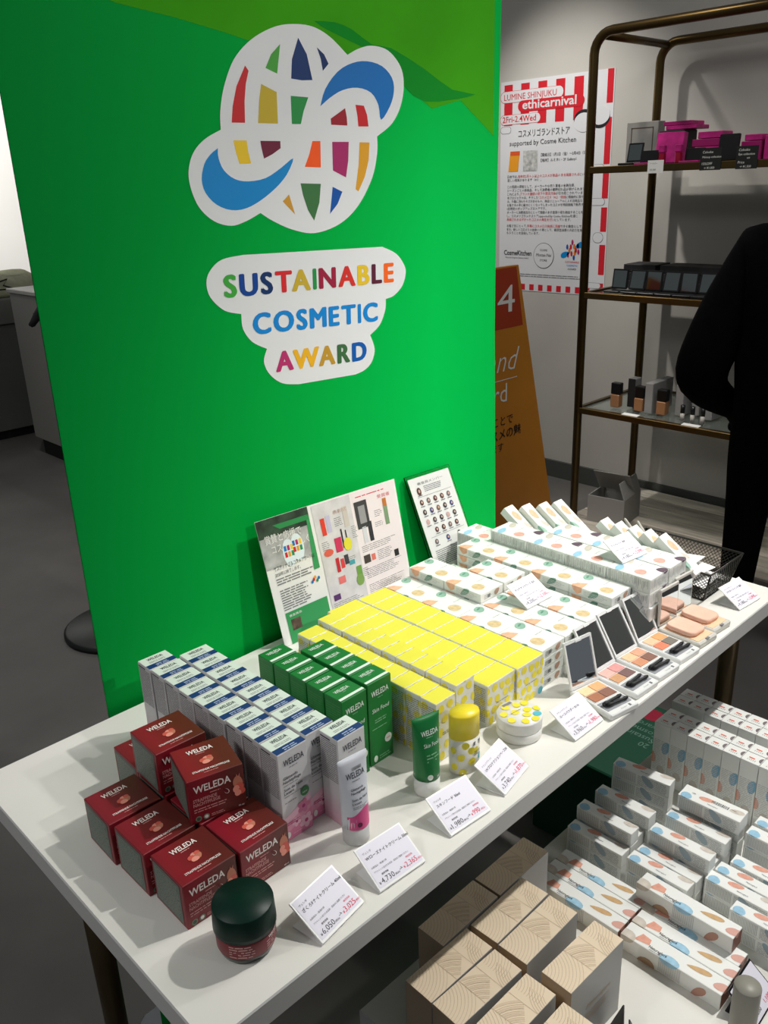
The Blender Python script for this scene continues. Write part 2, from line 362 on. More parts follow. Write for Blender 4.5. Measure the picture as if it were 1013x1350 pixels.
def letters(word, x0, x1, y0, y1, h, cols):
    ws = [text_geo(c, 0, 4)[2] for c in word]; gap = .13; gaps = [(.02 if a_+c_ in ('TA', 'AW', 'WA') else gap) for a_, c_ in zip(word, word[1:])]+[0]; tot = sum(ws)+sum(gaps); sc = (x1-x0)/tot; x = x0
    for c, w_, col, gp in zip(word, ws, cols, gaps):
        t = (x-x0)/(x1-x0); b = MB(); pass
        for q_, (dx, dy) in enumerate(((0, 0), (.0024, 0), (-.0024, 0), (.0014, .0010), (-.0014, -.0010), (.0014, -.0010), (-.0014, .0010))):
            b.text(fr, c, x+dx, y0+(y1-y0)*t+dy, h/.74, M('letter_%d_%d_%d' % col, col, .5), 'l', 0, fit=w_*sc-.0024, k=5+.12*q_, res=4, rot=-.035)
        part('letter', b.mesh('letter'), e); x += (w_+gp)*sc
letters('SUSTAINABLE', .713, 1.049, 1.2765, 1.2655, .0315, [(62, 172, 62), (0, 66, 150), (0, 48, 104), (218, 40, 46), (204, 174, 50), (34, 148, 72), (160, 26, 62), (218, 48, 40), (234, 198, 46), (92, 26, 52), (252, 104, 20)])
letters('COSMETIC', .757, 1.009, 1.2185, 1.206, .031, [(0, 136, 216)]*8)
letters('AWARD', .793, .980, 1.157, 1.146, .031, [(190, 48, 112), (242, 182, 30), (198, 152, 46), (60, 108, 66), (0, 92, 178)])
METAL = M('brushed_aluminium', (170, 172, 174), .35, metal=.9)
b = MB(); b.box(-.46, -.045, 0, .46, .055, .085, METAL, .01); part('base_cassette', b.mesh('base_cassette'), e)
b = MB(); b.tube([(0, .02, .08), (0, .012, 2.0)], .009, METAL); part('support_pole', b.mesh('support_pole'), e)
b = MB(); b.box(-.445, -.012, 2.0, .445, .012, 2.03, METAL, .003); part('top_rail', b.mesh('top_rail'), e)
tag(e, 'tall bright green roll-up banner with globe emblem and award lettering', 'banner')

# ------------------------------------------------------------------ leaflets leaning on the banner
PAPER = M('paper', (236, 236, 234), .6)
def leaning(name, TL, TR, BR, BL, th, m, label, cat):
    """thin sheet between four corners; returns object and print frame (u along the top, v up)"""
    TL, TR, BR, BL = map(Vector, (TL, TR, BR, BL)); nrm = (BR-BL).cross(TL-BL).normalized(); o0 = BL
    b = MB(); q = [BL, BR, TR, TL]; V = [v-o0 for v in q]+[v-o0-nrm*th for v in q]
    b.add(V, [(0, 1, 2, 3), (7, 6, 5, 4), (0, 4, 5, 1), (1, 5, 6, 2), (2, 6, 7, 3), (3, 7, 4, 0)], m)
    ob = link(name, b.mesh(name), o0); tag(ob, label, cat)
    class Sk(Frame):
        def __init__(s): s.n = nrm; s.lift = .0004
        def p(s, x, y, k=1.):
            a = (BL-o0).lerp(BR-o0, x); c = (TL-o0).lerp(TR-o0, x); return a.lerp(c, y)+nrm*s.lift*k
    return ob, Sk()
ob, f = leaning('leaflet', (.713, 1.0365, .938), (1.017, 1.0365, .930), (1.032, 1.012, .7208), (.733, 1.012, .7208), .001, PAPER,
                'landscape award leaflet with product photos leaning on the green banner', 'leaflet')
b = MB()
LGREY = M('leaflet_photo_grey', (176, 178, 178), .55, noise=.3, scale=40); DGREEN = M('leaflet_dark_photo', (46, 66, 52), .55, noise=.5, scale=60)
PANELG = M('leaflet_green', (52, 152, 88), .55)
b.rect(f, .0, .62, .34, 1.0, LGREY); b.rect(f, .0, .86, .34, 1.0, DGREEN, 1.4); b.poly(f, [(.14, .90), (.335, .90), (.335, .94), (.1, .94)], M('leaflet_rail', (40, 140, 76), .5), 1.6)
b.rect(f, .365, .1, .64, .99, M('leaflet_marble', (214, 212, 214), .5, noise=.1, scale=50)); b.rect(f, .64, .05, .985, .99, M('leaflet_blush', (240, 230, 230), .5), 1)
b.poly(f, [(.3, .5), (.34, .5), (.34, .93), (.32, .93)], PANELG, 1.6)
b.text(f, '賞賛と応援で', .03, .815, .075, WHITE, k=2.4, fit=.24); b.text(f, 'コスメを美しく', .06, .735, .07, WHITE, k=2.4, fit=.25)
for i, (cx, cy) in enumerate(((.165, .70), (.225, .72))):
    b.poly(f, ell(cx, cy, .042, .11, 16), M('leaflet_logo_white', (226, 240, 246), .5), 2)
    for j, c in enumerate(((206, 32, 40), (226, 162, 36), (40, 150, 80), (0, 120, 200), (172, 38, 104), (244, 204, 40))):
        b.rect(f, cx-.03+.022*(j % 3), cy-.03+.05*(j//3), cx-.014+.022*(j % 3), cy+.01+.05*(j//3), M('chipl_%d' % j, c, .5), 2.5)
b.text(f, 'サスティナブルコスメアワードは', .045, .60, .04, BLACK, k=2.6, fit=.275); b.text(f, '2030年に終了します。', .045, .555, .034, BLACK, k=2.6, fit=.17)
b.dashes(f, .045, .475, .32, .545, .02, GREYP, 3); b.dashes(f, .05, .27, .25, .45, .0195, GREYP, 4)
for j, c in enumerate(((0, 112, 190), (206, 32, 40), (226, 162, 36), (34, 146, 70), (0, 112, 190))): b.poly(f, ell(.27+.012*j, .41+.015*(j % 3), .008, .014, 8), M('chipm_%d' % j, c, .5), 2)
b.rect(f, .05, .0, .345, .255, PANELG, 1.5); b.rect(f, .075, .10, .14, .19, M('leaflet_portrait', (92, 74, 64), .5, noise=.6, scale=90), 2.2)
b.text(f, '審査員長', .07, .215, .022, WHITE, k=2.6); b.dashes(f, .16, .06, .33, .20, .014, WHITE, 6, .35); b.dashes(f, .075, .0, .33, .05, .014, WHITE, 8, .35)
def prod(x0, y0, x1, y1, c, k=2.): b.rect(f, x0, y0, x1, y1, M('leafprod_%d_%d_%d' % c, c, .5), k)
for q in ((.405, .73, .435, .87, (226, 62, 44)), (.445, .74, .475, .88, (196, 192, 220)), (.57, .74, .605, .91, (206, 198, 190)), (.66, .68, .755, .91, (62, 62, 64)), (.685, .72, .735, .87, (152, 152, 152)),
          (.735, .55, .765, .72, (44, 46, 52)), (.69, .55, .72, .69, (214, 216, 220)), (.875, .64, .905, .80, (126, 156, 118)), (.875, .80, .905, .87, (196, 118, 52)), (.475, .56, .525, .68, (206, 48, 92)), (.53, .58, .54, .74, (30, 30, 32)),
          (.455, .40, .48, .52, (196, 34, 48)), (.49, .42, .515, .50, (222, 60, 66)), (.52, .44, .55, .52, (60, 60, 70)), (.55, .42, .59, .46, (70, 160, 170)), (.59, .29, .63, .39, (110, 160, 70)), (.45, .30, .50, .36, (232, 120, 116)), (.39, .18, .44, .23, (92, 52, 112)),
          (.66, .38, .71, .45, (70, 62, 56)), (.72, .385, .75, .44, (226, 120, 104)), (.90, .34, .935, .40, (40, 40, 42))): prod(*q)
b.poly(f, ell(.565, .60, .03, .055, 14), M('leaf_yellow', (226, 218, 60), .5), 2.4); b.rect(f, .561, .65, .569, .72, BLACK, 2.2)
b.poly(f, ell(.42, .585, .035, .03, 10), M('leaf_coral', (222, 96, 78), .5), 2.2); b.poly(f, ell(.605, .27, .03, .05, 12), M('leaf_green_vase', (128, 164, 84), .5), 2.2)
for q in ((.50, .77, .56, .85), (.385, .60, .44, .69), (.61, .63, .65, .74), (.53, .46, .62, .50), (.80, .73, .86, .80), (.79, .65, .86, .70), (.66, .47, .93, .54), (.77, .36, .89, .46), (.66, .24, .95, .34), (.38, .06, .62, .17), (.66, .06, .95, .20), (.64, .27, .68, .36)):
    b.dashes(f, *q, .0155, GREYP, int(q[0]*1000), .3)
b.dashes(f, .68, .935, .93, .965, .022, REDP, 9, .35); b.text(f, '表彰式', .50, .875, .035, M('leaf_tan', (190, 160, 140), .6), k=2.2); b.text(f, '受賞者', .84, .885, .035, M('leaf_pink', (214, 120, 130), .6), k=2.2)
part('printed_page', b.mesh('printed_page'), ob)

ACR = M('clear_acrylic', (225, 245, 235), .05, trans=1., ior=1.49)
e = bpy.data.objects.new('acrylic_stand', None); COL.objects.link(e); e.location = (1.14, 1.0, .72); tag(e, 'clear acrylic stand holding a sheet of judges\' portraits by the banner', 'sign stand')
def lquad(name, TL, TR, BR, BL, th, m):
    TL, TR, BR, BL = [Vector(v)-e.location for v in (TL, TR, BR, BL)]; nrm = (BR-BL).cross(TL-BL).normalized()
    b = MB(); q = [BL, BR, TR, TL]; V = q+[v-nrm*th for v in q]
    b.add(V, [(0, 1, 2, 3), (7, 6, 5, 4), (0, 4, 5, 1), (1, 5, 6, 2), (2, 6, 7, 3), (3, 7, 4, 0)], m); part(name, b.mesh(name), e)
    class Sk(Frame):
        def __init__(s): s.n = nrm; s.lift = .0003
        def p(s, x, y, k=1.): return BL.lerp(BR, x).lerp(TL.lerp(TR, x), y)+nrm*s.lift*k
    return Sk()
lquad('acrylic_panel', (1.054, 1.0475, .919), (1.174, 1.0475, .916), (1.228, 1.0185, .7215), (1.100, 1.0185, .7215), .003, ACR)
f = lquad('portrait_sheet', (1.058, 1.0442, .914), (1.168, 1.0442, .911), (1.220, 1.0150, .724), (1.104, 1.0150, .724), .0006, PAPER)
b = MB(); b.text(f, '審査員メンバー', .18, .925, .03, GREYP, k=2, fit=.62); b.dashes(f, .30, .83, .80, .91, .017, GREYP, 5, .4)
pc = [(90, 62, 54), (54, 52, 56), (66, 66, 72), (110, 104, 112), (206, 170, 172), (60, 70, 130), (92, 56, 58), (70, 72, 74), (130, 100, 80)]
def face(x, y, c, w_=.042, h_=.03):
    b.poly(f, ell(x, y, w_, h_, 12), M('portrait_%d' % c, pc[c], .6), 2); b.poly(f, ell(x+.004, y+.003, w_*.45, h_*.45, 8), M('portrait_skin', (214, 180, 164), .6), 2.6)
    b.rect(f, x-.05, y-.047, x+.05, y-.038, GREYP, 2)
face(.17, .86, 0, .05, .042)
for j in range(4):
    for i in range(5 if j < 3 else 4): face(.15+.165*i+(.14 if j == 3 else 0), .745-.105*j, (i*3+j*2) % 9)
for i in range(3): face(.2+.28*i, .31, (i*2+3) % 9)
for y in (.80, .365): b.rect(f, .1, y, .92, y+.003, GREYP, 2)
b.dashes(f, .1, .05, .9, .23, .02, GREYP, 12, .4); part('printed_portraits', b.mesh('printed_portraits'), e)

# ------------------------------------------------------------------ wall poster (on the right wall; reads along -y)
PY0, PY1, PZ0, PZ1 = 2.775, 2.176, .905, 1.83; PW = PY0-PY1; PH = PZ1-PZ0
b = MB(); b.box(-.0015, -PW/2, 0, 0, PW/2, PH, M('poster_gloss', (228, 228, 230), .25))
po = link('wall_poster', b.mesh('wall_poster'), (3.4995, (PY0+PY1)/2, PZ0)); tag(po, 'white event poster with red striped border taped to the wall', 'poster')
f = Frame((-.0015, PW/2, 0), (0, -1, 0), (0, 0, 1), .0006)
PR = M('poster_red', (214, 40, 52), .3); PBK = M('poster_black', (38, 38, 42), .4); PWH = M('poster_white', (228, 228, 230), .3)
b = MB(); W_, H_ = PW, PH
for i in range(10):
    if i % 2 == 0: b.rect(f, .02+.0475*i+.0, .80*H_, .02+.0475*(i+1), .985*H_, PR, 1)
for i in range(12): b.rect(f, .02+.105*i*.5 if i < 0 else .03+i*.052, .005*H_, .03+i*.052+(.026 if i % 2 else .026), .035*H_, PR, 1) if i < 10 else None
for i, (y0, y1) in enumerate(((.86, 1.0), (.60, .80), (.45, .57), (.30, .41), (.10, .24), (.0, .06))): b.rect(f, W_-.035, y0*H_, W_-.005, y1*H_, PR, 1)
def pill(x0, y0, x1, y1, m, k=2., edge=None):
    r_ = (y1-y0)/2; L = [(x1-r_+r_*math.cos(a), y0+r_+r_*math.sin(a)) for a in [R(-90+18*i) for i in range(11)]]+[(x0+r_+r_*math.cos(a), y0+r_+r_*math.sin(a)) for a in [R(90+18*i) for i in range(11)]]
    if edge:
        b.poly(f, [(x+(.0015 if x > (x0+x1)/2 else -.0015), y+(.0015 if y > y0+r_ else -.0015)) for x, y in L], edge, k-.3)
    b.poly(f, L, m, k)
pill(.0, .905*H_, .345, .955*H_, PWH, 2, PR); b.text(f, 'LUMINE SHINJUKU', .02, .916*H_, .036, PR, fit=.29, k=3)
pill(.10, .858*H_, .455, .909*H_, PR, 3); b.text(f, 'ethicarnival', .125, .870*H_, .052, PWH, fit=.29, k=4, bold=.02)
pill(-.0, .806*H_, .225, .848*H_, PWH, 2, PR); b.text(f, '2Fri-2.4Wed', .012, .815*H_, .036, PR, fit=.19, k=3, bold=.01)
# black and outlined circle mark at the right (the drawn mascot beside it is left out)
for cx, cy, s_ in ((.455, .80*H_, 1), (.535, .80*H_, -1)):
    L = [(cx+.05*math.cos(a), cy+.04*math.sin(a)) for a in [R(12*i) for i in range(30)]]; b.poly(f, L, PBK, 2); b.poly(f, [(x*.97+cx*.03, y*.97+cy*.03-.012*s_) for x, y in L], PWH, 3)
b.text(f, 'コスメリゴランドストア', .105, .745*H_, .036, PBK, fit=.28, k=2); b.text(f, 'supported by Cosme Kitchen', .055, .706*H_, .030, PBK, fit=.365, k=2)
b.poly(f, [(.05, .585*H_), (.105, .585*H_), (.115, .68*H_), (.06, .68*H_)], M('poster_orange', (240, 160, 40), .4), 2); b.rect(f, .0605, .66*H_, .1145, .68*H_, M('poster_orange_dark', (224, 92, 44), .4), 2.5)
b.rect(f, .135, .585*H_, .215, .68*H_, M('poster_photo', (190, 190, 186), .4, noise=.35, scale=60), 2)
b.text(f, '【開催日】1月2日（金）〜2月4日（日）', .235, .650*H_, .0155, PBK, k=2, fit=.245); b.text(f, '【場所】ルミネ1・2F Gallery1', .235, .625*H_, .0155, PBK, k=2, fit=.19)
lines = [('日本では、', '毎年約2万トン以上のコスメが新品のまま廃棄される', 'という'), ('悲しい現実があります（※1）。', '', ''), None,
         ('この問題の原因として、メーカーや小売り業者の余剰在庫、', '', ''), ('シーズンごとの新商品、そして消費者の期限切れ品が挙げられます。', '', ''), ('これにより、', 'ブランド価値の低下や環境汚染', 'が引き起こされています。'),
         ('本プロジェクトは、そうした', '“コスメロス（※2）”問題', 'に積極的に取り組'), ('み、外箱に汚れやキズがあるもの、商品リニューアルによる旧商品など、', '', ''), ('お客さまの手に届きにくくなってしまったコスメを特別価格で販売する', '', ''), ('1日限定のポップアップストアです。', '', ''),
         ('メーカーと消費者双方にとって価値のある循環の場を創出することを目', '', ''), ('し、コスメリゴランドストアsupported by Cosme Kitchenを通じ', '', ''), ('', '廃棄されるはずだったコスメの再生を行い', 'としています。'), None,
         ('お客さまにとって、', '手軽にコスメロス削減に貢献', 'できる機会として、'), ('また、新しいコスメとの出会いの場として、循環型消費の大切さを実感', '', ''), ('もらうことを目指しています。', '', '')]
yy = .555*H_
for ln in lines:
    if ln:
        x = .045; tw = sum(text_geo(t)[2] for t in ln if t); sc = min(.0145, .44/tw) if tw else .0145
        for t, m in zip(ln, (PBK, PR, PBK)):
            if t: x += b.text(f, t, x, yy, sc, m, k=2, res=1)+.001
        yy -= .0163
    else: yy -= .012
b.text(f, 'CosmeKitchen', .03, .178*H_, .032, PBK, fit=.165, k=2, bold=.015); b.text(f, 'Natural Organic Beauty Select', .04, .162*H_, .010, PBK, k=2, fit=.14)
L = [(.265+.058*math.cos(a), .180*H_+.058*math.sin(a)) for a in [R(10*i) for i in range(36)]]; b.poly(f, L, PBK, 2); b.poly(f, [(.265+(x-.265)*.965, .180*H_+(y-.180*H_)*.965) for x, y in L], PWH, 3)
b.text(f, 'COSME', .265, .202*H_, .013, PBK, 'c', k=4); b.text(f, 'Mottai-Nai', .265, .176*H_, .020, PBK, 'c', k=4, skew=.2); b.text(f, 'STORE', .265, .152*H_, .014, PBK, 'c', k=4)
for j in range(12):
    a = j*.55; b.poly(f, ell(.425+.032*math.cos(a)*(1 if j % 2 else .55), .212*H_+.034*math.sin(a)*(1 if j % 2 else .5), .006, .012, 8), M('pchip_%d' % (j % 4), ((206, 32, 40), (0, 84, 170), (226, 120, 36), (172, 38, 104))[j % 4], .4), 2)
b.poly(f, drop(.385, .190*H_, .05, .03, .4), M('pswoosh', (0, 138, 210), .4), 2); b.poly(f, drop(.462, .236*H_, .05, .03, 3.5), MATS['pswoosh'], 2)
b.text(f, 'SUSTAINABLE', .425, .150*H_, .0125, PR, 'c', k=2); b.text(f, 'COSMETIC', .425, .133*H_, .0125, MATS['pswoosh'], 'c', k=2); b.text(f, 'AWARD', .425, .116*H_, .0125, PBK, 'c', k=2)
b.dashes(f, .13, .072*H_, .52, .092*H_, .009, GREYP, 5, .4)
for x0, y0, x1, y1 in ((-.0, .765, .06, .795), (W_-.10, .565, W_-.03, .60), (W_-.10, .42, W_-.02, .45), (W_-.07, .25, W_-.02, .295), (W_-.12, .035, W_-.02, .06)):
    pill(max(x0, .002), y0*H_, x1, y1*H_, PWH, 1.6, GREYP)
part('printed_poster', b.mesh('printed_poster'), po)

# ------------------------------------------------------------------ orange easel board behind the banner
OR = M('board_orange', (206, 132, 40), .5, noise=.06, scale=4); BR_ = M('board_rust', (176, 62, 34), .5)
e = bpy.data.objects.new('easel_board', None); COL.objects.link(e); e.location = (2.28, 1.95, 0)
b = MB(); V = [(-.57, -.0, .01), (.575, -.0, .01), (.288, -.0, 1.13), (-.288, -.0, 1.13)]; V = V+[(x, y+.015, z) for x, y, z in V]
b.add(V, [(0, 1, 2, 3), (7, 6, 5, 4), (0, 4, 5, 1), (1, 5, 6, 2), (2, 6, 7, 3), (3, 7, 4, 0)], OR); part('board', b.mesh('board'), e)
f = Frame((-2.28, 0, 0), (1, 0, 0), (0, 0, 1), .0008); b = MB()
b.poly(f, [(1.99, 1.125), (2.555, 1.125), (2.60, .915), (1.95, .915)], BR_, 1); b.text(f, '4', 2.548, .972, .135, WHITE, 'r', k=2, fit=.098)
b.text(f, 'and', 2.553, .76, .12, WHITE, 'r', k=2, skew=.35, bold=-.01); b.rect(f, 2.1, .728, 2.57, .731, WHITE, 2); b.text(f, 'Award', 2.511, .647, .10, WHITE, 'r', k=2)
b.text(f, 'したことで', 2.549, .56, .042, BLACK, 'r', k=2); b.text(f, 'コスメの魅', 2.600, .507, .046, BLACK, 'r', k=2, bold=.01); b.text(f, 'ます', 2.495, .460, .040, BLACK, 'r', k=2)
part('board_print', b.mesh('board_print'), e)
b = MB()
for x in (-.2, .2): b.tube([(x, .02, 1.0), (x, .42, .012)], .012, M('easel_leg_black', (30, 30, 30), .5))
b.tube([(-.2, .22, .5), (.2, .22, .5)], .008, MATS['easel_leg_black']); part('rear_leg', b.mesh('rear_leg'), e)
tag(e, 'orange tapered easel board with a rust square and white numerals', 'sign')

# ------------------------------------------------------------------ black disc base of a sign stand behind the banner
b = MB(); b.lathe([(.19, 0), (.19, .012), (.18, .018), (.03, .022)], M('stand_black', (22, 26, 24), .4), 40)
e = link('sign_stand', b.mesh('sign_stand'), (1.19, 2.60, 0)); tag(e, 'black floor stand with a round base behind the green banner', 'sign stand')
b = MB(); b.tube([(0, 0, .02), (0, 0, 1.1)], .014, MATS['stand_black']); part('pole', b.mesh('pole'), e)

# ------------------------------------------------------------------ counters at the far left
CB = M('counter_dark_grey', (96, 98, 94), .6, noise=.06, scale=5); CL = M('counter_light_panel', (150, 148, 142), .6)
e = bpy.data.objects.new('back_counter', None); COL.objects.link(e); e.location = (1.6, 5.4, 0); tag(e, 'long dark grey low counter against the far wall', 'counter')
b = MB(); b.box(-1.6, 0, .06, 1.3, .6, .70, CB, .004); part('body', b.mesh('body'), e)
b = MB(); b.box(-1.62, -.02, .703, 1.32, .62, .85, M('counter_top_grey', (112, 112, 108), .5), .004); part('counter_top', b.mesh('counter_top'), e)
b = MB(); b.box(-1.55, .05, 0, 1.25, .55, .058, M('plinth_dark', (36, 36, 36), .6)); part('plinth', b.mesh('plinth'), e)
e = bpy.data.objects.new('cashier_counter', None); COL.objects.link(e); e.location = (2.41, 4.72, 0); tag(e, 'light grey cashier counter partly hidden by the green banner', 'counter')
b = MB(); b.box(-.47, -.22, .10, .6, .25, .925, CL, .004); part('body', b.mesh('body'), e)
b = MB(); b.box(-.48, -.23, .926, .62, .26, .948, M('counter_edge_light', (190, 188, 182), .5), .003); part('counter_top', b.mesh('counter_top'), e)
b = MB(); b.box(-.44, -.19, 0, .58, .22, .098, MATS['plinth_dark']); part('plinth', b.mesh('plinth'), e)
# cloth tote with a star drawn on it, lying on the back counter
b = MB(); TOT = M('tote_canvas', (176, 178, 150), .9, noise=.1, scale=30)
rings = []
for z, wx, wy in ((0, .30, .16), (.03, .33, .18), (.09, .30, .12), (.125, .24, .06)):
    rings.append([(wx*math.cos(a)*(1+.08*math.sin(3*a)), wy*math.sin(a)*(1+.06*math.cos(5*a)), z+(.02*math.sin(2*a) if z > .05 else 0)) for a in [R(15*i) for i in range(24)]])
b.loft(rings, TOT); tb = link('tote_bag', b.mesh('tote_bag'), (2.08, 5.62, .851)); tag(tb, 'pale canvas tote bag with dark star outline lying on the far counter', 'bag')
b = MB(); star = [((.13 if i % 2 else .05)*math.cos(R(36*i+10)), -.125-.0*i, .075+(.05 if i % 2 else .02)*math.sin(R(36*i+10))) for i in range(10)]
b.tube([(x-.02, -.168+abs(z-.06)*.9, z-.01) for x, y, z in star], .005, BLACK, 6, closed=True); part('star_outline', b.mesh('star_outline'), tb)

# ------------------------------------------------------------------ brass display rack by the right wall
BRASS = M('rack_bronze', (92, 74, 42), .32, metal=.85, noise=.12, scale=10); GL = M('shelf_glass', (214, 226, 220), .04, trans=.92, ior=1.45)
X0, X1, Y1, Y0, ZT = 2.95, 3.41, 1.925, .62, 1.885
e = bpy.data.objects.new('display_rack', None); COL.objects.link(e); e.location = ((X0+X1)/2, (Y0+Y1)/2, 0); off = Vector(e.location)
tag(e, 'bronze tube display rack with glass shelves against the wall', 'rack')
def arc_frame(x):
    r_ = .07; P = [(x, Y1, .057), (x, Y1, ZT-r_)]+[(x, Y1-r_+r_*math.cos(a), ZT-r_+r_*math.sin(a)) for a in [R(15*i) for i in range(1, 6)]]+[(x, Y1-r_, ZT), (x, Y0+r_, ZT)]
    P += [(x, Y0+r_-r_*math.sin(a), ZT-r_+r_*math.cos(a)) for a in [R(15*i) for i in range(1, 6)]]+[(x, Y0, ZT-r_), (x, Y0, .057)]
    return P
for x in (X0, X1):
    b = MB(); b.tube([Vector(p)-off for p in arc_frame(x)], .0165, BRASS, 12); part('frame_tube', b.mesh('frame_tube'), e)
for y in (Y1-.03, Y0+.03):
    b = MB(); b.tube([Vector((X0, y, ZT-.01))-off, Vector((X1, y, ZT-.01))-off], .014, BRASS, 10); part('top_cross_tube', b.mesh('top_cross_tube'), e)
SH = (1.435, .985, .530)
for z in SH:
    b = MB()
    for x in (X0, X1): b.box(x-.012-off.x, Y0-off.y, z-.012, x+.012-off.x, Y1-off.y, z+.012, BRASS, .002)
    for y in (Y0, Y1): b.box(X0-off.x, y-.010-off.y, z-.012, X1-off.x, y+.010-off.y, z+.012, BRASS, .002)
    s_ = part('shelf_rail', b.mesh('shelf_rail'), e)
    b = MB(); b.box(X0+.0125-off.x, Y0+.0105-off.y, z-.002, X1-.0125-off.x, Y1-.0105-off.y, z+.006, GL if z < .6 else M('shelf_smoked_glass', (70, 66, 56), .08, trans=.3)); part('glass_pane', b.mesh('glass_pane'), s_)
WOODG = M('platform_wood_grey', (150, 142, 130), .5, noise=.35, scale=5, stretch=(9, 1, 9))
b = MB()
b.box(2.88, .2, .001, 3.48, 1.96, .05, M('platform_edge', (120, 114, 106), .6), .002)
pf = link('rack_platform', b.mesh('rack_platform'), (0, 0, 0)); tag(pf, 'low grey wood plank platform under the bronze rack', 'platform')
for i in range(6):
    b = MB(); b.box(0, .205, .0503, .096, 1.955, .056, M('platform_plank_%d' % (i % 3), ((190, 182, 168), (164, 156, 144), (206, 198, 184))[i % 3], .5, noise=.3, scale=6, stretch=(8, .8, 8)), .001); part('plank', b.mesh('plank'), pf, (2.883+i*.0985, 0, 0))
# ---- shelf goods; (y, width) run along the rack, front faces look toward -x
S1, S2, S3 = SH[0]+.0125, SH[1]+.0125, SH[2]+.0125
PINK = M('magenta_carton', (184, 34, 122), .4, noise=.3, scale=25); PINKD = M('pink_carton_dark', (150, 24, 96), .4); BLK = M('black_plastic', (20, 20, 22), .3); BLKM = M('black_carton', (34, 33, 34), .6)
GFR = M('grey_carton', (128, 126, 122), .6); SIL = M('silver_carton', (176, 176, 176), .35, metal=.3)
def ybox(name, x, y, z, dx, dy, dz, m, label, cat, group=None, bev=.002, rx=0., rz=0., fm=None):
    b = MB(); b.box(-dx/2, -dy/2, 0, dx/2, dy/2, dz, m, bev, fm); o = link(name, b.mesh(name), (x, y, z), 0, None, (0, rx, rz)); tag(o, label, cat, group); return o
g = ybox('framed_carton', 3.28, 1.893, S1, .05, .135, .155, GFR, 'grey carton with a dark frame line at the rack\'s upper shelf end', 'box')
fr = Frame((-.025, .0675, 0), (0, -1, 0), (0, 0, 1)); b = MB()
for q in ((.02, .02, .115, .024), (.02, .131, .115, .135), (.02, .02, .024, .135), (.111, .02, .115, .135)): b.rect(fr, *q, M('frame_line', (70, 58, 44), .5))
b.rect(fr, .06, .085, .075, .095, GREYP); part('frame_print', b.mesh('frame_print'), g)
def compact(y, z, w_, h_, lidm, label, group, x=3.0, tilt=R(12)):
    """open compact: tray lying flat, mirror lid standing at its back"""
    e = bpy.data.objects.new('open_compact', None); COL.objects.link(e); e.location = (x, y, z); tag(e, label, 'compact', group)
    b = MB(); b.box(-.03, -w_/2, 0, .03, w_/2, .008, BLK, .002); part('tray', b.mesh('tray'), e)
    b = MB(); b.box(-.004, -w_/2, 0, 0, w_/2, h_, BLK, .0015); l = part('lid', b.mesh('lid'), e, (.032, 0, .009), (0, tilt, 0))
    b = MB(); b.rect(Frame((-.0042, w_/2, 0), (0, -1, 0), (0, 0, 1)), .006, .006, w_-.006, h_-.006, lidm, 1); part('mirror', b.mesh('mirror'), l)
MIR = M('compact_mirror_dark', (150, 158, 156), .08, metal=1.); 
compact(1.788, S1, .062, .066, MIR, 'small black open compact beside the grey framed carton', None, 3.0)
for y, lab in ((1.72, 'flat pink-edged open palette next to the magenta carton'), (1.548, 'flat pink-edged open palette in front of the stacked magenta cartons')):
    e = bpy.data.objects.new('pink_palette', None); COL.objects.link(e); e.location = (2.995, y, S1); tag(e, lab, 'palette', 'pink palettes on the upper shelf')
    b = MB(); b.box(-.02, -.036, 0, .02, .036, .006, PINK, .001); part('tray', b.mesh('tray'), e)
    b = MB(); b.box(-.003, -.036, 0, 0, .036, .04, PINK, .001, dict(left=BLK)); part('lid', b.mesh('lid'), e, (.022, 0, .006), (0, R(10), 0))
ybox('magenta_carton', 3.12, 1.698, S1, .03, .105, .105, PINK, 'large square magenta carton standing on the upper rack shelf', 'box', rx=R(8))
for k, (y, z, dy, dz) in enumerate(((1.735, S1, .10, .115), (1.70, S1+.1155, .12, .014), (1.715, S1+.130, .11, .014))):
    ybox('black_carton' if k == 0 else 'pink_flat_carton', 3.24+.0*k, y, z, .10, dy, dz, BLKM if k == 0 else PINK, ('black carton behind the large magenta carton', 'lower flat pink carton topping the black carton', 'upper flat pink carton topping the black carton')[k], 'box')
for y in (1.660, 1.598):
    e = bpy.data.objects.new('lip_tube', None); COL.objects.link(e); e.location = (3.0, y, S1); tag(e, 'small lip colour tube with magenta cap on the upper shelf', 'cosmetic tube', 'lip tubes on the upper shelf')
    b = MB(); b.box(-.009, -.01, 0, .009, .01, .035, M('lip_red', (150, 20, 50), .15), .002); part('bottle', b.mesh('bottle'), e)
    b = MB(); b.box(-.010, -.011, .0355, .010, .011, .06, PINK, .002); part('cap', b.mesh('cap'), e)
for k, (y, z, dy, dz, m) in enumerate(((1.56, S1, .09, .05, PINK), (1.565, S1+.051, .10, .025, PINKD), (1.55, S1+.077, .09, .022, PINK), (1.40, S1, .07, .06, PINKD), (1.395, S1+.061, .06, .02, PINK), (1.31, S1, .09, .075, PINK), (1.30, S1+.076, .08, .022, PINK), (1.18, S1, .09, .08, PINKD))):
    ybox('pink_carton', 3.16, y, z, .08, dy, dz, m, 'magenta patterned carton stacked at the back of the upper shelf', 'box', 'magenta cartons on the upper shelf')
ybox('black_display_tile', 3.05, 1.447, S1, .012, .07, .085, BLK, 'glossy black upright tile between the stacked magenta cartons', 'display tile', rx=R(8))
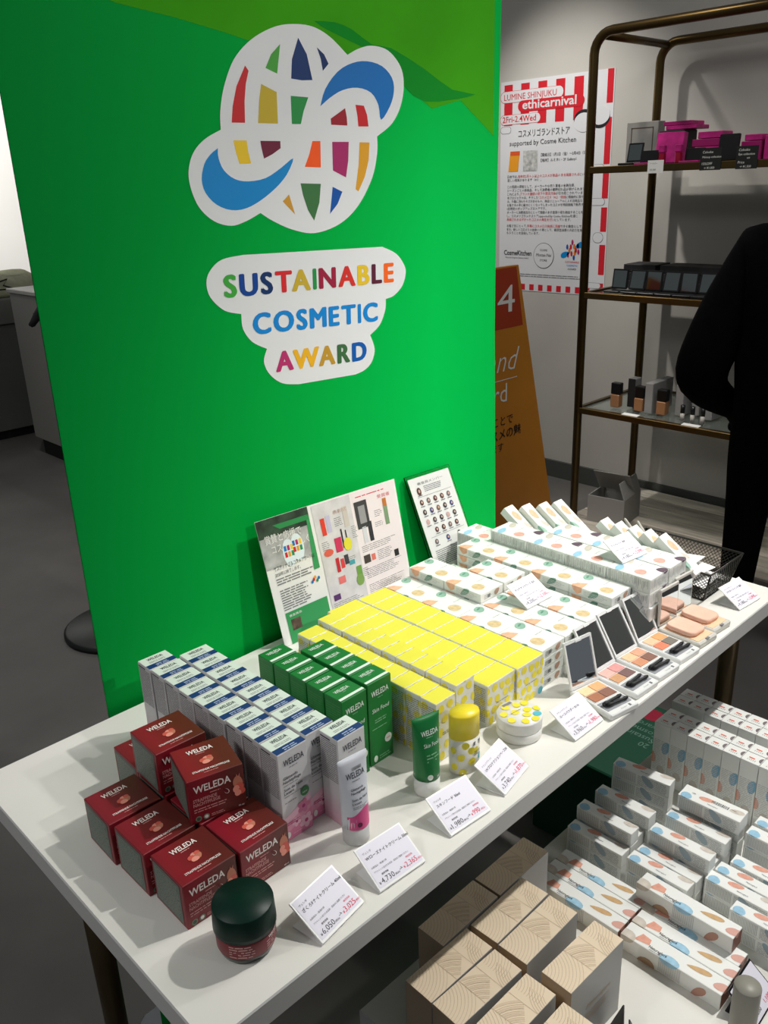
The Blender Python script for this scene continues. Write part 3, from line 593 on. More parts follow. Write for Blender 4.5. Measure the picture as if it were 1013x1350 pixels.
def shelf_tag(name, y, z, w_, h_, m, lines, tm, label, cat, lift=0., x=2.9365):
    b = MB(); b.box(-.0006, -w_/2, 0, .0006, w_/2, h_, m); o = link(name, b.mesh(name), (x, y, z)); tag(o, label, cat)
    fr = Frame((-.0006, w_/2, 0), (0, -1, 0), (0, 0, 1)); b = MB()
    for t, tx, ty, ts in lines: b.text(fr, t, tx*w_, ty*h_, ts*h_, tm, k=1.5, skew=.1)
    part('writing', b.mesh('writing'), o)
CHALK = M('chalkboard', (24, 25, 24), .8); CHW = M('chalk', (226, 226, 220), .8)
shelf_tag('white_price_tag', 1.648, 1.417, .06, .042, WHITE, [('アイカラー', .15, .7, .14), ('¥3,300', .15, .2, .2)], GREYP, 'white price tag on the upper shelf edge', 'price tag')
shelf_tag('chalkboard_tag', 1.449, 1.420, .073, .069, CHALK, [('Celvoke', .1, .76, .16), ('Makeup collection', .1, .55, .13), ('15%OFF', .1, .24, .16), ('→ ¥1,000', .2, .06, .14)], CHW, 'black chalkboard tag with handwriting below the black tile', 'price tag')
shelf_tag('chalkboard_tag', 1.327, 1.420, .071, .069, CHALK, [('Celvoke', .1, .78, .16), ('Eye collection', .1, .60, .14), ('set', .5, .44, .13), ('Price', .1, .24, .16), ('→ ¥1,500', .2, .06, .14)], CHW, 'black chalkboard tag with handwriting nearer the person in black', 'price tag')
# second shelf: open black compacts in a row, black cartons stacked behind
for i, y in enumerate((1.815, 1.742, 1.672, 1.602, 1.532, 1.462, 1.392, 1.322)): compact(y, S2, .066, .074, MIR, 'open black mirror compact on the middle shelf, %s from the rack end' % ORD[i], 'black compacts on the middle shelf', 2.995, R(14 if i % 2 else 8))
for k in range(9):
    col_, lay = k % 3, k//3
    ybox('flat_black_carton', 3.19, 1.80-.145*col_+jit(.02), S2+.0305*lay, .12, .135, .03, BLKM if k != 4 else M('carton_charcoal', (60, 60, 62), .5), 'flat black carton stacked behind the open compacts', 'box', 'black cartons on the middle shelf', rz=jit(.03))
# third shelf: foundation bottles, silver cartons, tags
for i, y in enumerate((1.806, 1.70, 1.604)):
    e = bpy.data.objects.new('foundation_bottle', None); COL.objects.link(e); e.location = (3.04, y, S3); tag(e, 'square foundation bottle with beige liquid and black cap on the lower shelf', 'bottle', 'foundation bottles on the lower shelf')
    b = MB(); b.box(-.017, -.019, 0, .017, .019, .052, M('bottle_beige', (170, 122, 84), .15, coat=.5), .003); part('bottle', b.mesh('bottle'), e)
    b = MB(); b.box(-.015, -.020, .0525, .015, .020, .098, BLK, .003); part('cap', b.mesh('cap'), e)
for y, x, dx, h_ in ((1.757, 3.09, .05, .115), (1.655, 3.10, .16, .118), (1.62, 3.30, .14, .118), (1.545, 3.09, .07, .118), (1.50, 3.16, .12, .12), (1.43, 3.10, .08, .10)):
    ybox('silver_carton', x, y, S3, dx, .032, h_, SIL, 'tall silver-grey carton standing among the foundation bottles', 'box', 'silver cartons on the lower shelf', fm=dict(left=BLKM if y in (1.757,) else SIL))
for y in (1.50, 1.46, 1.42):
    e = bpy.data.objects.new('tester_vial', None); COL.objects.link(e); e.location = (3.0, y, S3); tag(e, 'slim tester vial with black cap at the lower shelf edge', 'vial', 'tester vials on the lower shelf')
    b = MB(); b.lathe([(.008, 0), (.008, .03)], M('vial_glass', (200, 196, 190), .1), 12); part('vial', b.mesh('vial'), e)
    b = MB(); b.lathe([(.0085, .0305), (.0085, .06)], BLK, 12); part('cap', b.mesh('cap'), e)
for y, lab in ((1.69, 'white tag lying on the lower shelf edge before the bottles'), (1.44, 'white tag lying on the lower shelf edge before the tester vials')):
    b = MB(); b.box(-.012, -.034, 0, .012, .034, .002, WHITE); o = link('flat_tag', b.mesh('flat_tag'), (2.955, y, S3+.0003), 0, None, (0, R(-6), 0)); tag(o, lab, 'price tag')
# open grey storage box on the platform
GB = M('storage_box_grey', (156, 154, 150), .7)
e = bpy.data.objects.new('storage_box', None); COL.objects.link(e); e.location = (3.06, 1.80, .0565); e.rotation_euler = (0, 0, R(8)); tag(e, 'open grey storage box with raised lid flap under the rack', 'box')
b = MB(); wx, wy, h_, t_ = .085, .080, .115, .004
for q in ((-wx, -wy, 0, wx, wy, t_), (-wx, -wy, t_, -wx+t_, wy, h_), (wx-t_, -wy, t_, wx, wy, h_), (-wx+t_, -wy, t_, wx-t_, -wy+t_, h_), (-wx+t_, wy-t_, t_, wx-t_, wy, h_)): b.box(*q, GB)
part('body', b.mesh('body'), e)
b = MB(); b.box(0, -wy, 0, .004, wy, .12, GB, .001); part('lid_flap', b.mesh('lid_flap'), e, (.03, .0, .1155), (0, R(-38), 0))
b = MB(); b.box(-wx, 0, 0, wx, .004, .075, GB, .001); part('side_flap', b.mesh('side_flap'), e, (0, -.080, .1155), (R(-20), 0, 0))

# ------------------------------------------------------------------ cartons on the display table
KIND = {}
def kind(key, name, w_, d_, h_, body, printer, bev=.0007, fm=None, lid=None):
    b = MB(); b.box(-w_/2, -d_/2, 0, w_/2, d_/2, h_, body, bev, fm)
    pr = MB(); printer(pr, boxfaces(w_, d_, h_), w_, d_, h_)
    KIND[key] = (name, b.mesh(name), pr.mesh(name+'_print'), w_, d_, h_)
def put(key, x, y, z, rz, label, cat, group=None, rot=None):
    name, bm_, pm, *_ = KIND[key]
    o = link(name, bm_, (x, y, z), rz, None, rot); tag(o, label, cat, group); link('printed_label', pm, (0, 0, 0), 0, o); return o
# pomegranate cream: dark red cube
def p_pom(b, F, w_, d_, h_):
    pk = M('pom_seed_pink', (232, 150, 132), .5); pk2 = M('pom_red', (206, 92, 78), .5); pk3 = M('pom_peel', (190, 120, 96), .5); wh = M('pom_white', (238, 230, 224), .5); gy = M('pom_rose_text', (206, 150, 146), .5)
    f = F['top']; b.text(f, 'WELEDA', w_*.48, d_*.72, .0105, wh, 'c', .02, fit=.030); b.dashes(f, w_*.38, d_*.66, w_*.60, d_*.70, .002, gy, 2, .5)
    for i, (x, y, r_) in enumerate(((.50, .47, .0045), (.44, .45, .004), (.55, .42, .0048), (.48, .38, .0042), (.57, .50, .003))): b.poly(f, ell(w_*x, d_*y, r_, r_*.9, 10, .1, 0, i), (pk, pk2, pk3)[i % 3], 1.5+.2*i)
    b.text(f, 'STRAFFENDE NACHTPFLEGE', w_*.5, d_*.16, .0045, wh, 'c', .02, fit=.042); b.dashes(f, w_*.35, d_*.10, w_*.62, d_*.13, .0018, gy, 4, .5)
    f = F['front']; b.text(f, 'WELEDA', w_*.10, h_*.69, .0125, wh, 'l', .02, fit=.042); b.dashes(f, w_*.38, h_*.60, w_*.62, h_*.64, .002, gy, 2, .5)
    b.text(f, 'STRAFFENDE', w_*.07, h_*.485, .0058, gy, 'l', .02, fit=.027); b.text(f, 'NACHTPFLEGE', w_*.07, h_*.39, .0058, gy, 'l', .02, fit=.030)
    b.dashes(f, w_*.07, h_*.20, w_*.70, h_*.36, .0030, gy, 7, .4)
    b.poly(f, drop(w_*.66, h_*.52, .009, .006, 2.2), wh, 1.5); b.poly(f, drop(w_*.652, h_*.53, .009, .005, 2.2), M('pom_dark', (96, 18, 26), .5), 2)
    for i, (x, y, r_) in enumerate(((.88, .62, .0075), (.90, .50, .006), (.84, .47, .005), (.93, .40, .005), (.86, .38, .0045))): b.cpoly(f, ell(w_*x, h_*y, r_*.8, r_, 12, .08, .3, i), (0, 0, w_, h_), (pk3, pk2, pk, pk2, pk)[i], 1.5+.2*i)
    b.poly(f, [(w_*.85, h_*.72), (w_*.87, h_*.82), (w_*.89, h_*.74), (w_*.93, h_*.82), (w_*.92, h_*.70)], pk3, 1.4)
    for x in (.13, .27): b.poly(f, ell(w_*x, h_*.10, .0036, .0036, 14), M('pom_seal', (120, 132, 112), .5), 1.4); b.poly(f, ell(w_*x, h_*.10, .0022, .0022, 10), M('pom_seal_in', (62, 80, 66) , .5) if x < .2 else wh, 1.8)
    b.dashes(f, w_*.36, h_*.06, w_*.6, h_*.14, .002, gy, 9, .4); b.text(f, '40 ml', w_*.95, h_*.05, .003, wh, 'r')
    f = F['left']; b.rect(f, d_*.06, h_*.06, d_*.90, h_*.94, M('pom_info_panel', (100, 110, 102), .5), 1); b.dashes(f, d_*.10, h_*.12, d_*.86, h_*.90, .0024, M('pom_info_text', (156, 164, 152), .5), 11, .35, k=2, ragged=.1)
kind('pom', 'pomegranate_cream_box', .0635, .0625, .056, Mgrad('pom_red_body', 'X', [(0, (112, 16, 28)), (.45, (134, 20, 36)), (1, (92, 30, 24))], .42, .5, 14), p_pom)
G1 = 'dark red cubes of night cream'
for x, y, z, rz, lab in ((.341, .664, .72, -1.0, 'dark red night cream box beside the dark green lidded jar'), (.3365, .7325, .72, .0, 'dark red night cream box, middle one along the table end'),
                         (.3345, .800, .72, -1.5, 'dark red night cream box at the far end of the row along the table end'), (.4075, .6615, .72, .5, 'dark red night cream box between the jar and the silver tube boxes'),
                         (.4035, .7275, .72, .0, 'dark red night cream box under the tilted upper one'), (.4025, .797, .72, 0, 'dark red night cream box under the far upper one'), (.406, .8645, .72, -2., 'dark red night cream box behind the far upper one, by the banner'),
                         (.403, .7235, .7765, -15., 'dark red night cream box sitting askew on top of the pile'), (.4005, .7985, .7765, -2.5, 'dark red night cream box squarely on top at the back of the pile')):
    put('pom', x, y, z, R(rz), lab, 'box', G1)
# wild rose night cream: silver white
def p_rose(b, F, w_, d_, h_):
    dk = M('rose_ink', (44, 46, 58), .5); nv = M('rose_navy', (24, 54, 108), .5); gt = M('rose_grey_text', (136, 134, 140), .5); pk = M('rose_pink', (222, 130, 166), .5); pk2 = M('rose_magenta', (190, 60, 120), .5); pl = M('rose_pale', (238, 190, 208), .5)
    f = F['top']; b.rect(f, 0.0004, 0.0004, w_-.0004, d_-.0004, M('rose_top_mint', (214, 226, 214), .45), .6)
    b.text(f, 'WELEDA', w_*.5, d_*.66, .0085, dk, 'c', .01, fit=.022); b.dashes(f, w_*.2, d_*.42, w_*.8, d_*.58, .0024, gt, 2, .4, ragged=.1); b.rect(f, .0004, .0004, w_-.0004, d_*.33, nv, 1)
    b.dashes(f, w_*.3, d_*.05, w_*.75, d_*.27, .0034, M('rose_lilac', (170, 186, 214), .5), 3, .45, k=2, ragged=.1)
    f = F['front']; b.text(f, 'WELEDA', w_*.52, h_*.845, .0115, dk, 'c', .01, fit=.029); b.dashes(f, w_*.36, h_*.80, w_*.68, h_*.825, .0022, gt, 4, .5)
    b.text(f, 'Glättende', w_*.12, h_*.70, .0052, dk, 'l', .01); b.text(f, 'Nachtpflege', w_*.12, h_*.655, .0052, dk, 'l', .01); b.dashes(f, w_*.12, h_*.625, w_*.7, h_*.645, .0022, gt, 5, .4)
    b.text(f, 'Soin de Nuit', w_*.12, h_*.57, .0052, dk, 'l', .01); b.text(f, 'Lissant', w_*.12, h_*.53, .0052, dk, 'l', .01); b.dashes(f, w_*.12, h_*.495, w_*.85, h_*.52, .0022, gt, 6, .4); b.dashes(f, w_*.12, h_*.43, w_*.55, h_*.45, .0022, gt, 7, .5)
    for yy, m, kk in ((.30, pl, 1), (.22, M('rose_mid', (230, 160, 186), .5), 1.2), (.12, pk, 1.4)): b.poly(f, [(.0005, .0005), (w_-.0005, .0005), (w_-.0005, h_*(yy+.12)), (w_*.6, h_*(yy+.04)), (w_*.3, h_*yy), (.0005, h_*(yy-.04))], m, kk)
    for i, (cx, cy, r_) in enumerate(((.72, .30, .0085), (.78, .12, .009), (.45, .17, .006))):
        for k in range(5): a = k*1.2566+i; b.cpoly(f, ell(w_*cx+r_*.6*math.cos(a), h_*cy+r_*.6*math.sin(a), r_*.55, r_*.42, 10, 0, a), (.0005, .0005, w_-.0005, h_), (pl if i else pk), 1.8+.1*k)
        b.poly(f, ell(w_*cx, h_*cy, r_*.3, r_*.3, 8), pk2, 2.6)
    b.poly(f, ell(w_*.8, h_*.46, .0062, .0062, 16), M('rose_badge_green', (62, 132, 78), .5), 3); b.text(f, 'NEW', w_*.8, h_*.445, .003, WHITE, 'c', k=4)
    b.dashes(f, w_*.1, h_*.17, w_*.6, h_*.22, .0024, pk2, 8, .4, k=3); b.poly(f, ell(w_*.14, h_*.07, .003, .0045, 10), WHITE, 3); b.dashes(f, w_*.3, h_*.04, w_*.65, h_*.07, .002, pl, 9, .4, k=3)
    f = F['left']; b.dashes(f, d_*.06, h_*.5, d_*.94, h_*.955, .0027, M('rose_side_text', (124, 124, 124), .5), 12, .42, ragged=.02, wmin=3, wmax=9); b.rect(f, d_*.06, h_*.955, d_*.6, h_*.97, dk, 1.2)
kind('rose', 'silver_tube_box', .0415, .0315, .119, Mgrad('rose_silver_body', 'Z', [(0, (206, 160, 178)), (.22, (208, 190, 198)), (.36, (206, 204, 206)), (1, (206, 206, 206))], .38), p_rose)
for i in range(9): put('rose', .4745+jit(.0008), .6752+.0334*i, .72, R(jit(1.0)), 'tall silver-white cream box by the red cubes, %s from the front edge' % ORD[i], 'box', 'silver cream boxes by the red cubes')
for i in range(8): put('rose', .5195+jit(.0008), .6815+.0333*i, .72, R(jit(1.0)), 'tall silver-white cream box by the green boxes, %s from the front edge' % ORD[i], 'box', 'silver cream boxes by the green boxes')
put('rose', .5375, .647, .72, R(0.), 'tall silver-white cream box with navy stripe standing alone behind its tube', 'box')
# skin food: green
def p_green(b, F, w_, d_, h_):
    wh = M('green_box_white', (226, 238, 226), .5); pg = M('green_box_pale', (120, 178, 132), .5)
    f = F['top']; b.text(f, 'WELEDA', w_*.46, d_*.58, .0085, wh, 'c', .01, fit=.023); b.dashes(f, w_*.4, d_*.46, w_*.56, d_*.54, .002, pg, 2, .5); b.rect(f, w_*.02, d_*.08, w_*.98, d_*.22, wh, 1)
    f = F['front']; b.text(f, 'WELEDA', w_*.5, h_*.83, .0115, wh, 'c', .01, fit=.030); b.dashes(f, w_*.4, h_*.79, w_*.62, h_*.81, .0022, pg, 3, .5)
    b.text(f, 'Skin Food', w_*.5, h_*.635, .0085, wh, 'c', .0, fit=.029, skew=.1); b.dashes(f, w_*.24, h_*.50, w_*.76, h_*.56, .0034, pg, 4, .45); b.dashes(f, w_*.12, h_*.43, w_*.85, h_*.455, .0028, pg, 5, .45)
    b.poly(f, ell(w_*.78, h_*.25, .0062, .0066, 18), wh, 1.2); b.text(f, 'NEW', w_*.78, h_*.24, .0032, REDP, 'c', k=2)
    b.poly(f, ell(w_*.22, h_*.07, .0035, .0050, 12), wh, 1.2); b.dashes(f, w_*.38, h_*.04, w_*.9, h_*.10, .0034, pg, 6, .45)
    f = F['left']; b.dashes(f, d_*.08, h_*.05, d_*.92, h_*.95, .0034, M('green_box_sidetext', (70, 132, 78), .5), 7, .4, ragged=.05, wmin=2, wmax=8)
kind('green', 'green_tube_box', .041, .0315, .1215, M('green_box_body', (22, 116, 48), .38), p_green)
for i in range(5): put('green', .5895+jit(.0006), .6982+.0338*i, .72, R(jit(1.2)), 'tall green cream box by the silver boxes, %s from the front edge' % ORD[i], 'box', 'green cream boxes by the silver boxes')
for i in range(4): put('green', .6358+jit(.0006), .7025+.0328*i, .72, R(jit(1.2)), 'tall green cream box by the yellow boxes, %s from the front edge' % ORD[i], 'box', 'green cream boxes by the yellow boxes')
# yellow dotted cartons
YEL = M('yellow_lid', (232, 224, 78), .5, spec=.3); YD = M('yellow_dot', (236, 220, 60), .5); BD = M('teal_dot', (92, 186, 202), .5); YB = M('dotted_carton_white', (226, 226, 216), .45); YT = M('carton_side_text', (150, 152, 148), .5)
def p_yel(nx, ny, blue):
    def fn(b, F, w_, d_, h_):
        rg = random.Random(5)
        for fn_, W_ in (('front', w_), ('left', d_)):
            f = F[fn_]; r_ = .0062
            for j in range(ny+1):
                for i in range(-1, nx+1):
                    x = (i+.5+(.5 if j % 2 else 0))*w_/nx+rg.uniform(-.002, .002); y = (j+.35)*h_/ny+rg.uniform(-.002, .002)
                    if fn_ == 'left' and rg.random() < .35: continue
                    isb = blue and fn_ == 'front' and j == 0 and i == nx-1
                    b.cpoly(f, ell(x, y, r_*.9, r_, 14, .06, .2, i*7+j), (0, 0, W_, h_), BD if isb else YD, 1+.05*(i+2))
        f = F['left']; b.dashes(f, d_*.08, h_*.06, d_*.92, h_*.94, .003, YT, 8, .4, ragged=.05, wmin=1, wmax=4, k=2.5)
        f = F['front']; b.dashes(f, w_*.3, h_*.42, w_*.8, h_*.5, .003, M('carton_olive_text', (150, 140, 70), .5), 9, .4, k=2.5)
    return fn
kind('ytall', 'yellow_dotted_tall_box', .037, .0265, .0895, YB, p_yel(2, 5, True), fm=dict(top=YEL))
kind('ywide', 'yellow_dotted_wide_box', .0605, .032, .064, YB, p_yel(4, 4, True), fm=dict(top=YEL))
for i in range(10): put('ytall', .696+jit(.0006), .6425+.0274*i, .72, R(jit(1.3)), 'slim yellow-topped dotted carton by the green boxes, %s from the front edge' % ORD[i], 'box', 'slim yellow cartons by the green boxes')
for i in range(10): put('ytall', .7445+jit(.0006), .6525+.0276*i, .72, R(jit(1.3)), 'slim yellow-topped dotted carton by the wide yellow ones, %s from the front edge' % ORD[i], 'box', 'slim yellow cartons by the wide ones')
for i in range(10): put('ywide', .8135+jit(.0005), .6495+.0327*i, .72, R(jit(.8)), 'wide yellow-topped dotted carton by the slim yellow ones, %s from the front edge' % ORD[i], 'box', 'wide yellow cartons by the slim ones')
for i in range(10): put('ywide', .8765+jit(.0005), .6465+.0325*i, .72, R(jit(.8)), 'wide yellow-topped dotted carton by the white palette boxes, %s from the front edge' % ORD[i], 'box', 'wide yellow cartons by the white boxes')
# white palette cartons with watercolour blots
W1 = M('white_carton', (236, 238, 234), .5); B_G = M('blot_green', (146, 184, 166), .55, noise=.15, scale=150); B_O = M('blot_orange', (240, 182, 148), .55, noise=.12, scale=150); B_T = M('blot_tan', (222, 196, 150), .55, noise=.12, scale=150)
B_GD = M('blot_green_dark', (104, 148, 130), .55); B_B = M('blot_blue', (158, 204, 228), .55, noise=.12, scale=120); B_C = M('blot_coral', (240, 172, 158), .55, noise=.12, scale=120); B_P = M('blot_plum', (104, 84, 98), .55, noise=.1, scale=120); B_S = M('blot_taupe', (206, 198, 186), .55, noise=.1, scale=120)
FINE = M('fine_print', (170, 172, 170), .5); FINE2 = M('fine_print_soft', (198, 200, 198), .5)
def wrap(b, F, w_, d_, h_, pts, m, k=1.):
    """blot on the lid that runs on over the left and front edges"""
    b.cpoly(F['top'], pts, (0, 0, w_, d_), m, k)
    L = clip(pts, 0, 0, True)
    if len(L) > 2: b.cpoly(F['left'], [(d_-y, h_+x) for x, y in L], (0, 0, d_, h_), m, k)
    L = clip(pts, 1, 0, True)
    if len(L) > 2: b.cpoly(F['front'], [(x, h_+y) for x, y in L], (0, 0, w_, h_), m, k)
def p_w1(b, F, w_, d_, h_):
    wrap(b, F, w_, d_, h_, ell(.041, .0695, .0098, .0088, 16, .06, .4, 1), B_G); b.poly(F['top'], ell(.0415, .0715, .006, .0018, 10, 0, .3), B_GD, 1.5)
    wrap(b, F, w_, d_, h_, [(.0205, .057), (.013, .071), (.004, .076), (-.006, .072), (-.0125, .064), (-.008, .056), (.006, .055)], B_O, 1.2)
    wrap(b, F, w_, d_, h_, ell(.020, .022, .0100, .0115, 18, .05, .3, 3), B_T); wrap(b, F, w_, d_, h_, drop(-.006, .034, .022, .012, 2.2), B_GD, 1.1)
    b.text(F['top'], 'Naturaglacé', .033, .035, .0028, GREYP, 'l', fit=.017, rot=0)
    b.dashes(F['left'], d_*.35, h_*.15, d_*.9, h_*.85, .0022, FINE2, 5, .35); b.dashes(F['front'], w_*.15, h_*.2, w_*.5, h_*.8, .0028, FINE, 6, .4); b.cpoly(F['front'], drop(w_*.72, h_*.55, .014, .012, .5), (0, 0, w_, h_), M('blot_brown', (186, 150, 130), .55), 1.2)
    b.rect(F['front'], w_*.3, h_*.3, w_*.42, h_*.65, GREYP, 1.5)
kind('w1', 'palette_carton', .0562, .0795, .0155, W1, p_w1, .0006)
cols = (.9365, .9945, 1.0545, 1.1205); rows = (.675, .7555, .836, .9165)
hts = ((4, 4, 4, 4), (4, 4, 5, 5), (4, 4, 5, 3), (5, 5, 5, 5))
for ci, cx in enumerate(cols):
    for ri, cy in enumerate(rows):
        for k in range(hts[ci][ri]):
            topmost = k == hts[ci][ri]-1
            put('w1', cx+jit(.0003), cy+jit(.0002), .72+.016*k, R(jit(.25)), ('blotted palette carton topping the %s row from the yellow boxes, %s from the front' % (ORD[ci], ORD[ri]) if topmost else 'flat white palette carton with blots, lower in the piles by the yellow boxes'), 'box', 'palette cartons, uppermost' if topmost else 'palette cartons, lower')
def p_w2(b, F, w_, d_, h_):
    wrap(b, F, w_, d_, h_, drop(.013, .063, .028, .016, .25), B_B); wrap(b, F, w_, d_, h_, ell(.017, .028, .0095, .0105, 16, .07, .4, 4), B_C); wrap(b, F, w_, d_, h_, drop(.046, .006, .020, .022, 2.0), B_P, 1.1)
    wrap(b, F, w_, d_, h_, drop(.046, .064, .026, .015, .4), B_S); b.text(F['top'], 'Naturaglacé', .030, .040, .0028, GREYP, 'l', fit=.018)
    rg = random.Random(3)
    for fn_, W_ in (('left', d_), ('front', w_)):
        x = W_*.04
        while x < W_*.97:
            b.rect(F[fn_], x, h_*rg.uniform(.1, .5), x+.0006, h_*rg.uniform(.75, .97), FINE, 1.2); x += rg.uniform(.0012, .003)
kind('w2', 'brush_carton', .0565, .0800, .0245, W1, p_w2, .0006)
for ci, cx in enumerate((1.1805, 1.240)):
    for ri in range(5 if ci == 0 else 3):
        for k in range(4 if ri < 4 else 3):
            topmost = k == (3 if ri < 4 else 2)
            put('w2', cx+jit(.0004)+(0 if topmost or ci else (.0 if (k+ri) % 2 else -.0)), .6435+.0812*ri-(.003 if k == 1 and ri == 0 else 0), .72+.025*k, R(jit(.3)), ('thick plum-blotted carton topping the row by the %s, %s from the front' % (('palette cartons', 'basket')[ci], ORD[ri]) if topmost else 'thick white carton with line-printed sides, lower in the pile by the basket'), 'box', 'thick white cartons, uppermost' if topmost else 'thick white cartons, lower')
# slim cartons leaning in a fan at the back
def p_slim(b, F, w_, d_, h_):
    wrap(b, F, w_, d_, h_, ell(.012, d_*.72, .008, .012, 14, .08, .3, 2), B_O); wrap(b, F, w_, d_, h_, ell(.001, d_*.30, .007, .012, 14, .08, .2, 5), B_G); b.poly(F['top'], ell(.018, d_*.42, .005, .009, 12, .05, .5, 6), B_S, 1)
kind('slim', 'slim_carton', .026, .088, .016, W1, p_slim, .0006)
TL_ = R(35); zc = .802
fan = [(1.2275, .918, 1), (1.2555, .899, 0), (1.2835, .880, 1), (1.3115, .866, 0)]+[(1.287, .748-.0287*i, (0, 1, -1)[i % 3]) for i in range(5)]
for i, (x, y, a) in enumerate(fan):
    back = i < 4
    put('slim', x, y, zc, 0, ('slim blotted carton tipped up at the banner end, %s from the banner' % ORD[i] if back else 'slim blotted carton tipped up beside the basket, %s from the banner' % ORD[i-4]), 'box', 'fanned slim cartons at the banner end' if back else 'tipped slim cartons by the basket', rot=(TL_, 0, R(a)))
for i, (x, y) in enumerate(((1.2275, .915), (1.2555, .905), (1.2835, .895), (1.3115, .89), (1.286, .785), (1.286, .690))):
    for k in range(3 if i < 6 else 2): put('slim', x, y, .72+.0165*k, R(jit(.5)), 'slim white carton lying flat under the tipped ones', 'box', 'flat slim cartons')

# ------------------------------------------------------------------ testers standing on the table front
e = bpy.data.objects.new('cream_jar', None); COL.objects.link(e); e.location = (.3415, .5775, .72); tag(e, 'dark green lidded jar with a dark red label at the table corner', 'jar')
JG = M('jar_green_lid', (4, 38, 29), .4, spec=.3)
b = MB(); b.lathe([(.023, 0), (.0272, .003), (.0295, .010), (.0298, .026), (.0290, .029)], M('jar_glass_red', (44, 20, 22), .15, coat=.6), 40, mats=[M('jar_glass_dark', (16, 26, 22), .12), MATS['jar_glass_dark'], M('jar_label_red', (122, 32, 42), .35), M('jar_label_red', (0, 0, 0))]); part('jar_body', b.mesh('jar_body'), e)
b = MB(); b.lathe([(.0290, .0292), (.0312, .0295), (.0312, .034), (.0302, .0545), (.0296, .0556), (.0, .0558)], JG, 40, cap1=False); part('lid', b.mesh('lid'), e)
def curved(b, geo_text, r_, a0, z0, size, m, fit, cx=0, cy=0):
    vs_, fs, wd, hg = text_geo(geo_text, .01, 2); sx = fit/wd
    b.add([(cx+(r_+.0003)*math.cos(a0+x*sx/r_), cy+(r_+.0003)*math.sin(a0+x*sx/r_), z0+y*size) for x, y in vs_], fs, m)
def cdash(b, r_, a0, a1, z0, z1, pitch, m, seed):
    rg = random.Random(seed); z = z1
    while z > z0:
        a = a0
        while a < a1*.9+a0*.1:
            l = pitch*rg.uniform(1, 4)/r_; b.add([((r_+.0003)*math.cos(t), (r_+.0003)*math.sin(t), zz) for t, zz in ((a, z), (min(a+l, a1), z), (min(a+l, a1), z+pitch*.4), (a, z+pitch*.4))], [(0, 1, 2, 3)], m); a += l+pitch*.4/r_
        z -= pitch
b = MB(); JT = M('jar_label_text', (196, 150, 148), .5); aC = R(-126)
cdash(b, .0297, aC-.55, aC+.30, .012, .024, .003, JT, 3); cdash(b, .0297, aC+.75, aC+1.35, .010, .020, .003, JT, 4); curved(b, 'WELEDA', .0297, aC+.85, .0225, .005, WHITE, .016); part('label_print', b.mesh('label_print'), e)
# squeeze tubes standing on their caps
def squeeze(name, x, y, rz, w_, r0, hcap, htot, body, capm, label, printer):
    e = bpy.data.objects.new(name, None); COL.objects.link(e); e.location = (x, y, .72); e.rotation_euler = (0, 0, rz); tag(e, label, 'cosmetic tube')
    b = MB(); b.lathe([(r0*.92, 0), (r0, .002), (r0*1.02, hcap)], capm, 28); part('cap', b.mesh('cap'), e)
    rings = []; N = 28
    def ring(t):
        z = hcap+.0005+(htot-hcap)*t; rx = r0*1.02*(1-t)+(w_/2)*t; ry = r0*1.02*(1-t)**.8+.0009*t
        return [(rx*math.cos(2*math.pi*i/N), ry*math.sin(2*math.pi*i/N), z) for i in range(N)]
    b = MB(); b.loft([ring(t) for t in (0, .1, .25, .4, .55, .7, .82, .92, 1.0)], body); part('tube_body', b.mesh('tube_body'), e)
    class TF(Frame):
        def __init__(s): s.lift = .0004
        def p(s, x_, z_, k=1.):
            t = max(0, min(1, (z_-hcap)/(htot-hcap))); rx = r0*1.02*(1-t)+(w_/2)*t; ry = r0*1.02*(1-t)**.8+.0009*t
            c = max(-.97, min(.97, x_/rx)); return Vector((x_, -ry*math.sqrt(1-c*c)-s.lift*k, z_))
    b = MB(); printer(b, TF()); part('tube_print', b.mesh('tube_print'), e); return e
def pr_rose(b, f):
    dk = MATS['rose_ink']; gt = MATS['rose_grey_text']
    b.text(f, 'WELEDA', 0, .088, .0105, dk, 'c', .01, fit=.025, k=1); b.dashes(f, -.006, .083, .008, .086, .002, gt, 2, .5)
    for t, z in (('Glättende', .073), ('Nachtpflege', .0685), ('Soin de Nuit', .060), ('Lissant', .0555)): b.text(f, t, -.009, z, .0042, dk, 'l', .01, k=1)
    b.dashes(f, -.009, .050, .012, .054, .002, gt, 4, .4); b.rect(f, -.004, .0965, .009, .1005, M('tester_sticker', (150, 154, 158), .5), 1)
    b.text(f, 'TESTER', .0025, .0975, .0028, BLACK, 'c', k=2)
def strips(b, f, z0, z1, half, m, top=None):
    n = 14
    for i in range(n):
        xa = -half+2*half*i/n; xb = -half+2*half*(i+1)/n; za = z1+(top(xa) if top else 0); zb = z1+(top(xb) if top else 0)
        b.add([f.p(xa, z0, .4), f.p(xb, z0, .4), f.p(xb, zb, .4), f.p(xa, za, .4)], [(0, 1, 2, 3)], m)
def pr_rose2(b, f):
    pr_rose(b, f); strips(b, f, .0235, .045, .0150, M('tube_pink', (206, 74, 132), .4), lambda x: .004*math.sin(x*150+.5))
    b.poly(f, ell(-.004, .030, .003, .003, 10), M('tube_plum', (92, 28, 62), .5), 2)
squeeze('rose_tube', .516, .607, R(-6), .040, .0155, .0225, .1125, M('tube_silver', (204, 208, 216), .32), M('cap_translucent', (214, 214, 214), .3, trans=.25), 'silver-white cream tube with pink base standing on its cap', pr_rose2)
